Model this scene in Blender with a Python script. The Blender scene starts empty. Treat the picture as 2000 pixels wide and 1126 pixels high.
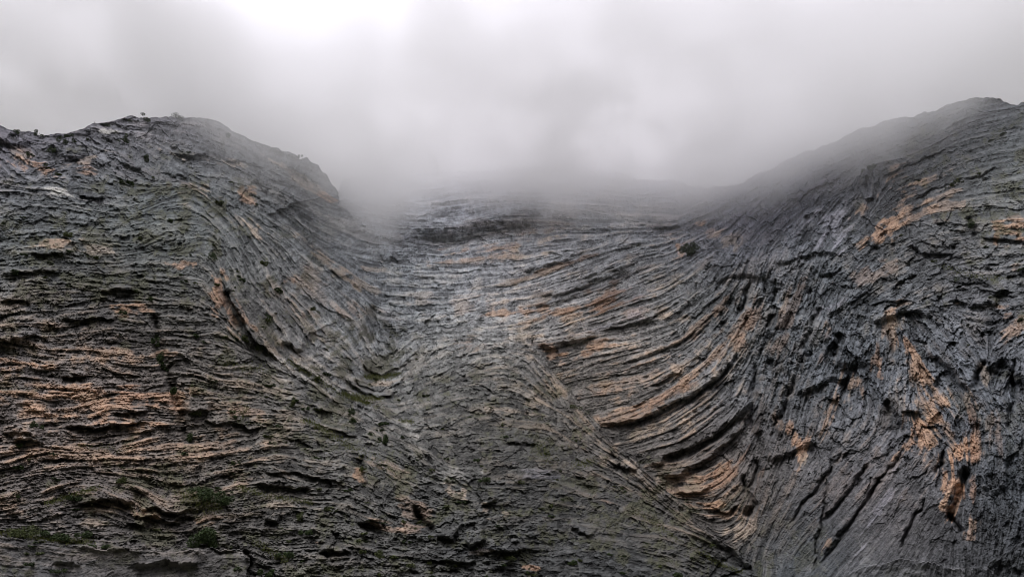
import bpy, math, random
import numpy as np

# ------------------------------------------------------------------ scene, camera, light
scene = bpy.context.scene
C = scene.collection
random.seed(7)
rng = np.random.default_rng(11)

FPX = 1482.0                       # focal length in pixels of the 2000 px wide photograph
PITCH = math.radians(27.0)
CAM_Z = 1.7
cam_d = bpy.data.cameras.new("camera")
cam = bpy.data.objects.new("camera", cam_d)
C.objects.link(cam)
cam_d.sensor_width = 36.0
cam_d.lens = 36.0 * FPX / 2000.0
cam_d.clip_start = 0.5
cam_d.clip_end = 20000.0
cam.location = (0, 0, CAM_Z)
cam.rotation_euler = (math.radians(90) + PITCH, 0, 0)
scene.camera = cam

SUN_EL, SUN_AZ = math.radians(58), math.radians(215)     # high, behind and left of the camera, veiled
world = bpy.data.worlds.new("World")
scene.world = world
world.use_nodes = True
nt = world.node_tree
for n in list(nt.nodes):
    nt.nodes.remove(n)
N = nt.nodes.new
L = nt.links.new
out = N("ShaderNodeOutputWorld")
bg = N("ShaderNodeBackground")
sky = N("ShaderNodeTexSky")
sky.sky_type = 'NISHITA'
sky.sun_disc = False
sky.sun_elevation = SUN_EL
sky.sun_rotation = SUN_AZ
hs = N("ShaderNodeHueSaturation")
hs.inputs['Saturation'].default_value = 0.10
L(sky.outputs[0], hs.inputs['Color'])
mixc = N("ShaderNodeMix"); mixc.data_type = 'RGBA'
mixc.inputs[0].default_value = 0.75                       # the cloud deck covers the blue
mixc.inputs['B'].default_value = (7.5, 7.25, 8.05, 1)
L(hs.outputs[0], mixc.inputs['A'])
tc = N("ShaderNodeTexCoord")
mp = N("ShaderNodeMapping")
mp.inputs['Location'].default_value = (0.35, 0.0, 0.2)
mp.inputs['Scale'].default_value = (1.3, 1.3, 2.6)
L(tc.outputs['Generated'], mp.inputs[0])
nz = N("ShaderNodeTexNoise")
nz.inputs['Scale'].default_value = 1.9
nz.inputs['Detail'].default_value = 5
nz.inputs['Roughness'].default_value = 0.5
L(mp.outputs[0], nz.inputs['Vector'])
mr = N("ShaderNodeMapRange")
mr.inputs['From Min'].default_value = 0.3
mr.inputs['From Max'].default_value = 0.72
mr.inputs['To Min'].default_value = 0.97
mr.inputs['To Max'].default_value = 1.1
L(nz.outputs[0], mr.inputs[0])
mul = N("ShaderNodeMix"); mul.data_type = 'RGBA'; mul.blend_type = 'MULTIPLY'
mul.inputs[0].default_value = 1.0
L(mixc.outputs['Result'], mul.inputs['A'])
L(mr.outputs[0], mul.inputs['B'])
vd = N("ShaderNodeVectorMath"); vd.operation = 'DOT_PRODUCT'
vn = N("ShaderNodeVectorMath"); vn.operation = 'NORMALIZE'
L(tc.outputs['Generated'], vn.inputs[0])
L(vn.outputs[0], vd.inputs[0])
vd.inputs[1].default_value = (-0.12, 0.62, 0.775)
gl = N("ShaderNodeMapRange"); gl.interpolation_type = 'SMOOTHSTEP'
gl.inputs['From Min'].default_value = 0.72; gl.inputs['From Max'].default_value = 1.0
gl.inputs['To Min'].default_value = 0.9; gl.inputs['To Max'].default_value = 1.4
L(vd.outputs['Value'], gl.inputs[0])
mul2 = N("ShaderNodeMix"); mul2.data_type = 'RGBA'; mul2.blend_type = 'MULTIPLY'
mul2.inputs[0].default_value = 1.0
L(mul.outputs['Result'], mul2.inputs['A'])
L(gl.outputs[0], mul2.inputs['B'])
bg.inputs['Strength'].default_value = 0.15
sz = N("ShaderNodeSeparateXYZ"); L(vn.outputs[0], sz.inputs[0])
el = N("ShaderNodeMath"); el.operation = 'POWER'
elm = N("ShaderNodeMath"); elm.operation = 'MAXIMUM'; elm.inputs[1].default_value = 0.12
L(sz.outputs[2], elm.inputs[0]); L(elm.outputs[0], el.inputs[0]); el.inputs[1].default_value = 1.8
mul3 = N("ShaderNodeMix"); mul3.data_type = 'RGBA'; mul3.blend_type = 'MULTIPLY'
mul3.inputs[0].default_value = 1.0
ew = N("ShaderNodeMapRange")
ew.inputs['From Min'].default_value = -0.5; ew.inputs['From Max'].default_value = 0.6
ew.inputs['To Min'].default_value = 1.22; ew.inputs['To Max'].default_value = 0.62
L(sz.outputs[0], ew.inputs[0])
mul4 = N("ShaderNodeMix"); mul4.data_type = 'RGBA'; mul4.blend_type = 'MULTIPLY'
mul4.inputs[0].default_value = 1.0
L(mul2.outputs['Result'], mul4.inputs['A']); L(ew.outputs[0], mul4.inputs['B'])
L(mul4.outputs['Result'], mul3.inputs['A'])
L(el.outputs[0], mul3.inputs['B'])
L(mul3.outputs['Result'], bg.inputs['Color'])
L(bg.outputs[0], out.inputs['Surface'])

sun_d = bpy.data.lights.new("sun", 'SUN')
sun_d.energy = 0.6
sun_d.angle = math.radians(25)
sun_d.color = (1.0, 0.98, 0.95)
sun = bpy.data.objects.new("sun", sun_d)
C.objects.link(sun)
sun.rotation_euler = (math.radians(90) - SUN_EL, 0, math.radians(180) - SUN_AZ)

vs = scene.view_settings
vs.view_transform = 'Standard'
vs.look = 'None'
vs.exposure = 1.28
vs.gamma = 1.0
vs.use_curve_mapping = False
scene.cycles.max_bounces = 16
scene.cycles.diffuse_bounces = 3
scene.cycles.volume_bounces = 14
scene.cycles.volume_step_rate = 2.0
scene.cycles.volume_max_steps = 160
scene.cycles.use_denoising = True
scene.cycles.denoising_prefilter = 'ACCURATE'
scene.cycles.filter_width = 0.9

# ------------------------------------------------------------------ the mountain's lay-out grid
STEP = 1.5
xs = np.concatenate([np.arange(-420, -60, 8.0), np.arange(-60, 2060, STEP), np.arange(2060, 2421, 8.0)])
ys = np.concatenate([np.arange(168, 1150, STEP), np.arange(1150, 1347, 7.0)])
NX, NY = len(xs), len(ys)
X, Y = np.meshgrid(xs, ys)


def gblur(a, s, sy=None):
    sy = s if sy is None else sy
    fy = np.fft.fftfreq(a.shape[0])[:, None]
    fx = np.fft.rfftfreq(a.shape[1])[None, :]
    g = np.exp(-2 * (math.pi ** 2) * ((fx * s) ** 2 + (fy * sy) ** 2))
    return np.fft.irfft2(np.fft.rfft2(a) * g, s=a.shape)


def unit(a):
    return (a - a.mean()) / (a.std() + 1e-9)


def white():
    return rng.standard_normal((NY, NX))


def fractal(lo, hi, beta):
    """noise with wavelengths between lo and hi grid cells"""
    fy = np.fft.fftfreq(NY)[:, None]
    fx = np.fft.rfftfreq(NX)[None, :]
    f = np.sqrt(fx ** 2 + fy ** 2)
    w = np.where((f > 1.0 / hi) & (f < 1.0 / lo), np.maximum(f, 1e-6) ** (-beta), 0)
    return unit(np.fft.irfft2(np.fft.rfft2(white()) * w, s=(NY, NX)))


def sstep(a, b, v):
    t = np.clip((v - a) / (b - a), 0, 1)
    return t * t * (3 - 2 * t)


CX = np.arange(-420, 2441, 20.0)
CY = np.arange(140, 1361, 20.0)
GX, GY = np.meshgrid(CX, CY)


def up(c):
    """bilinear from the coarse 20 px lattice to the full grid"""
    ix = np.clip((xs - CX[0]) / 20.0, 0, len(CX) - 1.001)
    iy = np.clip((ys - CY[0]) / 20.0, 0, len(CY) - 1.001)
    x0 = ix.astype(int); y0 = iy.astype(int)
    fx = (ix - x0)[None, :]; fy = (iy - y0)[:, None]
    a = c[np.ix_(y0, x0)]; b = c[np.ix_(y0, x0 + 1)]
    d = c[np.ix_(y0 + 1, x0)]; e = c[np.ix_(y0 + 1, x0 + 1)]
    return (a * (1 - fx) + b * fx) * (1 - fy) + (d * (1 - fx) + e * fx) * fy


def tps(pts, smooth=0.0):
    p = np.array(pts, float)
    n = len(p)
    xy = p[:, :2] / 400.0

    def U(r2):
        return 0.5 * r2 * np.log(r2 + 1e-12)
    d2 = ((xy[:, None] - xy[None]) ** 2).sum(-1)
    A = np.zeros((n + 3, n + 3))
    A[:n, :n] = U(d2) + smooth * np.eye(n)
    A[:n, n] = 1; A[:n, n + 1:] = xy
    A[n, :n] = 1; A[n + 1:, :n] = xy.T
    sol = np.linalg.solve(A, np.concatenate([p[:, 2], [0, 0, 0]]))
    q = np.stack([GX.ravel(), GY.ravel()], 1) / 400.0
    r2 = ((q[:, None] - xy[None]) ** 2).sum(-1)
    v = U(r2) @ sol[:n] + sol[n] + q @ sol[n + 1:]
    return v.reshape(GX.shape)


# ---- how far each part of the rock stands from the viewer (metres over the ground)
BASE = [
    (-400, 1340, 95), (-400, 900, 120), (-400, 400, 170), (-400, 250, 200), (0, 1340, 103), (400, 1340, 102), (800, 1340, 104), (1200, 1340, 122),
    (1600, 1340, 140), (2000, 1340, 140), (2400, 1340, 120), (2400, 900, 145), (2400, 500, 185), (2400, 250, 230),
    (0, 1126, 116), (0, 900, 127), (0, 700, 140), (0, 500, 156), (0, 350, 178), (0, 250, 200),
    (250, 1126, 114), (250, 900, 127), (250, 700, 141), (250, 500, 160), (250, 350, 186), (300, 235, 218),
    (420, 1126, 114), (420, 900, 129), (430, 700, 146), (430, 520, 166), (450, 400, 196), (450, 270, 228),
    (560, 1126, 116), (560, 900, 135), (560, 720, 160), (600, 600, 186), (600, 500, 206), (600, 400, 228), (600, 310, 247),
    (700, 700, 192), (700, 620, 214), (690, 500, 240), (650, 400, 256), (760, 600, 238), (745, 740, 203), (740, 680, 218),
    (800, 1126, 117), (1000, 1126, 122), (1200, 1126, 143), (1380, 1110, 176), (800, 900, 146), (1000, 900, 153), (1200, 930, 192), (1300, 1000, 190),
    (800, 800, 176), (900, 750, 186), (1000, 750, 193), (1080, 790, 203), (900, 650, 216), (1000, 640, 218),
    (1120, 680, 226), (1200, 760, 218), (1300, 860, 206), (1400, 960, 195), (1460, 1040, 188), (1200, 600, 242), (1300, 700, 224), (1400, 800, 210),
    (1450, 900, 199), (1000, 500, 264), (1200, 500, 264), (850, 520, 262), (1000, 400, 300), (800, 420, 288), (1300, 420, 302), (700, 400, 290), (1000, 350, 322),
    (1000, 250, 350), (1300, 380, 316), (700, 340, 312),
    (1500, 1000, 186), (1600, 1000, 174), (1750, 1000, 166), (1900, 1000, 160), (2000, 1100, 155), (1700, 1126, 160), (1500, 1126, 178),
    (1500, 800, 200), (1600, 800, 190), (1750, 800, 184), (1950, 800, 174), (1480, 600, 226), (1600, 600, 214), (1800, 600, 203), (2000, 600, 190),
    (1450, 500, 246), (1600, 470, 238), (1700, 360, 258), (1850, 300, 262), (2000, 300, 240), (2000, 400, 218), (1850, 420, 226),
    (1450, 420, 284), (1560, 350, 285), (1700, 260, 288), (1920, 195, 284), (2000, 210, 272),
]
D = gblur(up(tps(BASE, 0.002)), 8)


def seg_dist(P, pad):
    """signed distance to polyline P (positive on the left-hand side of travel), position along it, in a window"""
    P = np.array(P, float)
    x0, y0 = P.min(0) - pad; x1, y1 = P.max(0) + pad
    j0, j1 = np.searchsorted(xs, [x0, x1]); i0, i1 = np.searchsorted(ys, [y0, y1])
    if j1 <= j0 or i1 <= i0:
        return None
    wx = X[i0:i1, j0:j1] + WARP[0][i0:i1, j0:j1]; wy = Y[i0:i1, j0:j1] + WARP[1][i0:i1, j0:j1]
    best = np.full(wx.shape, 1e9); sg = np.zeros(wx.shape); tt = np.zeros(wx.shape)
    ln = np.hypot(*(P[1:] - P[:-1]).T); cum = np.concatenate([[0], np.cumsum(ln)])
    for k in range(len(P) - 1):
        dx, dy = P[k + 1] - P[k]
        if ln[k] < 1e-6:
            continue
        t = np.clip(((wx - P[k, 0]) * dx + (wy - P[k, 1]) * dy) / (ln[k] ** 2), 0, 1)
        qx = wx - P[k, 0] - t * dx; qy = wy - P[k, 1] - t * dy
        d = np.hypot(qx, qy)
        cr = dx * (wy - P[k, 1]) - dy * (wx - P[k, 0])
        m = d < best
        best = np.where(m, d, best); sg = np.where(m, np.where(cr < 0, 1.0, -1.0), sg)
        tt = np.where(m, (cum[k] + t * ln[k]) / cum[-1], tt)
    return (slice(i0, i1), slice(j0, j1)), best, sg, tt


WARP = (fractal(6, 60, 1.6) * 2.2, fractal(6, 60, 1.6) * 2.2)


def lip(P, w, h, decay=50.0, taper=0.15):
    """rock juts out by h metres above (left of) the line; its underside is w pixels high"""
    global D
    r = seg_dist(P, w + 3 * decay)
    if r is None:
        return
    sl, d, sg, t = r
    s = d * sg
    tap = sstep(0, taper, t) * sstep(0, taper, 1 - t) if taper > 0 else 1.0
    prof = np.where(s <= 0, 0, np.where(s < w, sstep(0, 1, s / w), np.exp(-(s - w) / decay)))
    prof = prof * sstep(w + 2.9 * decay, w + 1.6 * decay, d)
    D[sl] -= h * tap * prof
    D[sl] += 0.35 * h * tap * np.where(s <= 0, np.exp(-d / (1.2 * w + 4)), np.clip(1 - s / w, 0, 1))


def step(P, hs, decay=150.0, rev=True, graph=False):
    """an edge in front of what lies behind: the left-hand side of travel stands nearer by hs (one value per point)"""
    global D
    if rev:
        P = P[::-1]; hs = hs[::-1]
    r = seg_dist(P, 2.5 * decay)
    sl, d, sg, t = r
    Pn = np.array(P, float)
    if graph:                       # a rim that runs down the picture: its near side is all that lies left of it
        o = np.argsort(Pn[:, 1])
        sg = np.where(X[sl] + WARP[0][sl] < np.interp(Y[sl], Pn[o, 1], Pn[o, 0]), 1.0, -1.0)
    ln = np.hypot(*(Pn[1:] - Pn[:-1]).T); cum = np.concatenate([[0], np.cumsum(ln)]); cum /= cum[-1]
    h = np.interp(t, cum, hs)
    D[sl] -= np.where(sg > 0, h * np.exp(-d / decay), 0) * sstep(2.5 * decay, 1.5 * decay, d)


def groove(P, w, depth, taper=0.15):
    global D
    r = seg_dist(P, 4 * w)
    if r is None:
        return
    sl, d, sg, t = r
    tap = sstep(0, taper, t) * sstep(0, taper, 1 - t)
    D[sl] += depth * tap * np.exp(-(d / w) ** 2)


# ---- big edges; the spur's broken rim first
EDGE = [(1000, 620), (1060, 690), (1110, 765), (1170, 835), (1250, 915), (1350, 1000), (1400, 1045), (1440, 1080), (1490, 1135), (1600, 1250)]
ey = np.linspace(620, 1250, 64)
ex = np.interp(ey, [p[1] for p in EDGE], [p[0] for p in EDGE])
ex = ex + np.clip(rng.standard_normal(64) * 3.2 + 5.0 * np.convolve(rng.standard_normal(68), np.ones(5) / 2.2, 'valid'), -13, 13)
SPUR = list(zip(ex, ey))
step(SPUR, list(np.interp(ey, [p[1] for p in EDGE], [0, 6, 13, 19, 25, 29, 30, 28, 24, 16])), 170, graph=True)
step([(1325, 492), (1370, 487), (1400, 482), (1480, 483), (1530, 467), (1560, 440), (1575, 412), (1600, 390), (1640, 375), (1670, 355), (1690, 325), (1740, 315), (1800, 300), (1880, 285)],
     [0, 8, 14, 18, 18, 18, 18, 16, 15, 14, 12, 8, 4, 0], 110)
step([(1600, 1150), (1640, 1128), (1700, 1102), (1760, 1092), (1800, 1096), (1830, 1101), (1880, 1112), (1920, 1108), (1960, 1082), (2010, 1050), (2080, 1020)],
     [4, 8, 10, 11, 11, 10, 8, 8, 9, 9, 9], 150)
step([(-120, 1040), (0, 1046), (60, 1050), (130, 1060), (200, 1068), (300, 1073), (400, 1069), (470, 1076), (484, 1090), (488, 1140)],
     [3, 3, 3, 3, 3, 3, 3, 3, 3, 3], 70)
step([(540, 690), (580, 706), (620, 735), (680, 772), (720, 795), (760, 822), (800, 860), (835, 890), (870, 930)], [0, 5, 8, 9, 8, 7, 6, 4, 0], 90)
step([(585, 478), (610, 512), (640, 542), (680, 571), (705, 592), (714, 615), (718, 650)], [2, 5, 6, 6, 6, 4, 0], 60)
step([(560, 285), (600, 300), (630, 325), (652, 350), (662, 378), (664, 400), (690, 425), (740, 455)], [14, 20, 24, 26, 24, 14, 6, 0], 120)
step([(430, 545), (447, 580), (468, 618), (490, 655), (520, 680), (550, 700)], [0, 4, 5, 5, 3, 0], 60, rev=False)
step([(500, 395), (540, 440), (580, 478)], [0, 3, 2], 40)

# ---- overhangs, traced as the line where each begins
for a in [
    ([(795, 462), (850, 471), (900, 472), (960, 457), (1020, 446), (1060, 436), (1100, 422)], 44, 13, 60),
    ([(670, 430), (720, 428), (790, 432)], 7, 3, 30), ([(690, 402), (760, 404), (830, 398), (930, 392)], 8, 3, 30),
    ([(1010, 536), (1060, 529), (1110, 511), (1152, 492)], 15, 6, 30), ([(1060, 500), (1100, 495), (1145, 488)], 7, 3, 20),
    ([(1050, 586), (1100, 575), (1150, 560), (1190, 547), (1240, 525)], 12, 5, 25), ([(1130, 548), (1180, 536), (1232, 520)], 9, 4, 20),
    ([(1040, 598), (1090, 592), (1140, 580)], 7, 3, 20), ([(1180, 530), (1215, 521), (1250, 512)], 6, 3, 20),
    ([(1050, 678), (1080, 681), (1120, 674), (1175, 660)], 15, 6, 30), ([(1170, 652), (1230, 634), (1285, 617), (1320, 600)], 7, 3, 25),
    ([(1160, 838), (1210, 831), (1260, 819), (1320, 791), (1360, 771), (1405, 742), (1450, 690)], 12, 5, 25), ([(1270, 756), (1330, 730)], 7, 3, 20), ([(1230, 796), (1285, 773)], 7, 3, 20),
    ([(1250, 914), (1300, 902), (1350, 882), (1400, 852), (1440, 822), (1485, 775)], 16, 6, 25), ([(1280, 938), (1330, 932), (1380, 907), (1425, 868), (1460, 830)], 17, 6, 20),
    ([(1380, 990), (1420, 1001), (1447, 984)], 6, 3, 15), ([(1320, 962), (1350, 966), (1390, 955)], 9, 3, 15),
    ([(1275, 450), (1335, 446)], 11, 6, 30), ([(1195, 496), (1230, 486), (1265, 478)], 14, 5, 25), ([(1240, 441), (1330, 432)], 4, 2, 20),
    ([(748, 522), (778, 515)], 20, 7, 20), ([(640, 530), (665, 545), (690, 540)], 10, 4, 20), ([(560, 860), (600, 858)], 6, 2, 20),
    ([(122, 323), (165, 310), (180, 301)], 28, 4, 25), ([(222, 330), (255, 340), (283, 341)], 26, 4, 20), ([(318, 346), (345, 354), (370, 354)], 16, 3.5, 25),
    ([(338, 303), (370, 306), (412, 306)], 10, 5, 25), ([(-20, 280), (30, 290), (62, 286)], 18, 5, 20), ([(150, 389), (205, 393)], 9, 4, 20), ([(430, 318), (480, 322), (520, 326)], 6, 3, 20),
    ([(555, 325), (595, 350), (630, 375)], 10, 5, 18), ([(525, 300), (555, 302)], 10, 5, 12),
    ([(120, 839), (180, 836), (240, 833), (295, 824)], 9, 3.5, 22), ([(215, 809), (295, 806)], 7, 3, 20), ([(0, 845), (50, 850), (85, 852)], 7, 3, 20),
    ([(150, 987), (200, 976), (265, 986)], 9, 4, 20), ([(270, 992), (320, 1004), (345, 1004), (385, 996)], 8, 3, 15), ([(262, 1004), (300, 1012), (335, 1019), (385, 1006)], 6, 3, 10),
    ([(25, 863), (85, 862)], 11, 4, 20), ([(365, 806), (410, 806)], 10, 4, 20), ([(115, 738), (175, 740)], 7, 3, 20), ([(20, 660), (75, 662)], 9, 4, 20), ([(-20, 668), (22, 671)], 10, 4, 20),
    ([(395, 822), (420, 831), (450, 826), (515, 842)], 6, 2.5, 20), ([(500, 950), (560, 954), (606, 958)], 10, 4, 20), ([(500, 922), (580, 925), (680, 950)], 6, 3, 20),
    ([(515, 1018), (545, 1020)], 9, 4, 15), ([(700, 1024), (745, 1024)], 12, 4, 15), ([(855, 1048), (885, 1060)], 14, 5, 25), ([(912, 1065), (952, 1060)], 9, 5, 20), ([(935, 988), (970, 982)], 9, 4, 20),
    ([(950, 1075), (1040, 1077)], 6, 3, 25), ([(1110, 1036), (1165, 1047)], 7, 3, 20), ([(545, 674), (592, 690)], 12, 5, 20), ([(615, 802), (645, 806)], 6, 3, 15), ([(640, 838), (700, 856)], 5, 2, 15),
    ([(0, 590), (60, 592)], 8, 3, 20), ([(110, 625), (170, 625), (230, 628)], 7, 3, 20), ([(200, 570), (265, 567)], 8, 3, 20), ([(0, 535), (70, 533), (120, 538)], 8, 3, 20), ([(60, 495), (130, 500)], 7, 3, 20),
    ([(985, 866), (1045, 872)], 8, 3, 20), ([(820, 735), (870, 730)], 5, 2, 20), ([(1090, 690), (1100, 688)], 6, 2, 20), ([(1190, 905), (1240, 925)], 6, 3, 15),
    ([(1760, 804), (1795, 806)], 7, 5, 20), ([(1770, 484), (1800, 492), (1820, 499), (1868, 501)], 6, 3.5, 35), ([(1905, 467), (1960, 471), (2030, 472)], 6, 4, 35), ([(1820, 437), (1910, 441)], 4, 2.5, 30),
    ([(1905, 562), (1942, 572), (1975, 568)], 5, 3, 30), ([(1845, 664), (1875, 668)], 6, 3, 15), ([(1700, 600), (1740, 590), (1780, 592)], 5, 3, 20), ([(1690, 395), (1705, 388)], 8, 4, 30),
    ([(1600, 545), (1650, 520)], 5, 3, 20), ([(1545, 400), (1590, 375), (1650, 345)], 6, 3, 20), ([(1720, 345), (1800, 312), (1880, 280)], 5, 3, 25), ([(1780, 390), (1880, 350), (1960, 330)], 5, 3, 25),
    ([(1625, 722), (1665, 735), (1705, 705)], 40, 6, 50), ([(1500, 910), (1545, 890), (1600, 868)], 16, 3.5, 40), ([(1555, 780), (1600, 760), (1640, 735)], 20, 4, 40), ([(1800, 690), (1850, 720), (1890, 775)], 16, 5, 40), ([(1910, 720), (1950, 730), (2010, 760)], 30, 5, 50),
    ([(1700, 640), (1760, 612), (1830, 620)], 14, 4, 40), ([(1480, 700), (1530, 640), (1550, 600)], 16, 3, 40), ([(1400, 560), (1450, 540), (1500, 545)], 14, 5, 40), ([(1850, 590), (1900, 600), (1960, 600)], 10, 4, 40), ([(1520, 520), (1580, 500), (1640, 498)], 10, 4, 30),
    ([(688, 688), (712, 720), (748, 735), (786, 720), (822, 682)], 9, 4, 16), ([(668, 700), (700, 752), (740, 766), (790, 748)], 6, 2.5, 12), ([(670, 735), (705, 772), (745, 780), (790, 765)], 10, 4, 16), ([(700, 650), (722, 685), (750, 698), (790, 680)], 6, 2.5, 14),
    ([(820, 1095), (870, 1100), (930, 1098)], 6, 3, 20), ([(250, 1108), (330, 1105), (400, 1110)], 18, 2.2, 20), ([(100, 1100), (160, 1110)], 12, 1.2, 20), ([(620, 1075), (690, 1080)], 7, 3, 15), ([(240, 1025), (280, 1027)], 6, 3, 15),
]:
    lip(a[0], a[1] * 0.72, a[2] * 0.6, a[3])
lip([(795, 463), (850, 472), (900, 473), (960, 458), (1020, 447), (1060, 437), (1100, 422)], 28, 3, 60)
for a in [
    ([(298, 605), (306, 650), (312, 690), (325, 720), (340, 770), (358, 830), (372, 880)], 9, 3.5), ([(438, 562), (450, 595), (463, 625), (475, 648)], 10, 2.5),
    ([(1728, 780), (1742, 812), (1762, 850)], 11, 5), ([(1640, 740), (1655, 765), (1668, 775)], 8, 3), ([(1448, 922), (1458, 950), (1462, 970), (1472, 988), (1452, 1012)], 6, 4), ([(1480, 890), (1475, 930), (1465, 960)], 6, 3.5),
    ([(1888, 905), (1878, 955), (1862, 998), (1850, 1028)], 9, 5), ([(1850, 1000), (1865, 1020), (1878, 1040)], 5, 5), ([(1735, 915), (1690, 980), (1640, 1050), (1600, 1105)], 4, 2.2), ([(1770, 870), (1715, 945), (1690, 990)], 4, 2),
    ([(1812, 968), (1780, 1020), (1755, 1075)], 3, 2), ([(1700, 900), (1660, 960), (1600, 1030)], 5, 2.5), ([(1650, 880), (1590, 960), (1540, 1030)], 4, 2), ([(1840, 880), (1838, 905), (1822, 930)], 5, 3),
    ([(1630, 425), (1622, 450), (1615, 465)], 4, 2.5), ([(1580, 420), (1575, 450), (1560, 480)], 5, 3), ([(1470, 545), (1455, 580), (1440, 620)], 5, 4), ([(1520, 560), (1510, 590)], 6, 4), ([(1505, 610), (1500, 640)], 6, 4),
    ([(1412, 625), (1418, 650), (1425, 660)], 6, 4), ([(1600, 600), (1585, 640), (1560, 690)], 5, 3), ([(1560, 730), (1530, 800), (1500, 860)], 6, 3.5), ([(1950, 700), (1990, 760)], 10, 4), ([(1985, 690), (1978, 760), (1972, 850)], 5, 3),
    ([(1640, 650), (1630, 700)], 12, 4), ([(1630, 880), (1600, 1040), (1590, 1126)], 3, 1.5), ([(98, 285), (106, 300), (110, 312)], 5, 4), ([(490, 350), (510, 370), (525, 385)], 5, 3), ([(815, 985), (820, 1020), (850, 1040)], 8, 4),
    ([(700, 890), (715, 960)], 8, 3), ([(400, 1075), (484, 1080), (490, 1126)], 5, 2), ([(1905, 760), (1910, 730), (1920, 700)], 7, 5), ([(1480, 700), (1470, 780), (1468, 860)], 7, 3), ([(1400, 1060), (1440, 1095), (1470, 1115)], 9, 2),
    ([(1890, 420), (1895, 440), (1905, 460)], 6, 4), ([(1690, 340), (1692, 380)], 4, 3), ([(730, 590), (722, 640), (728, 680)], 10, 5),
]:
    groove(*a)

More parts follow.
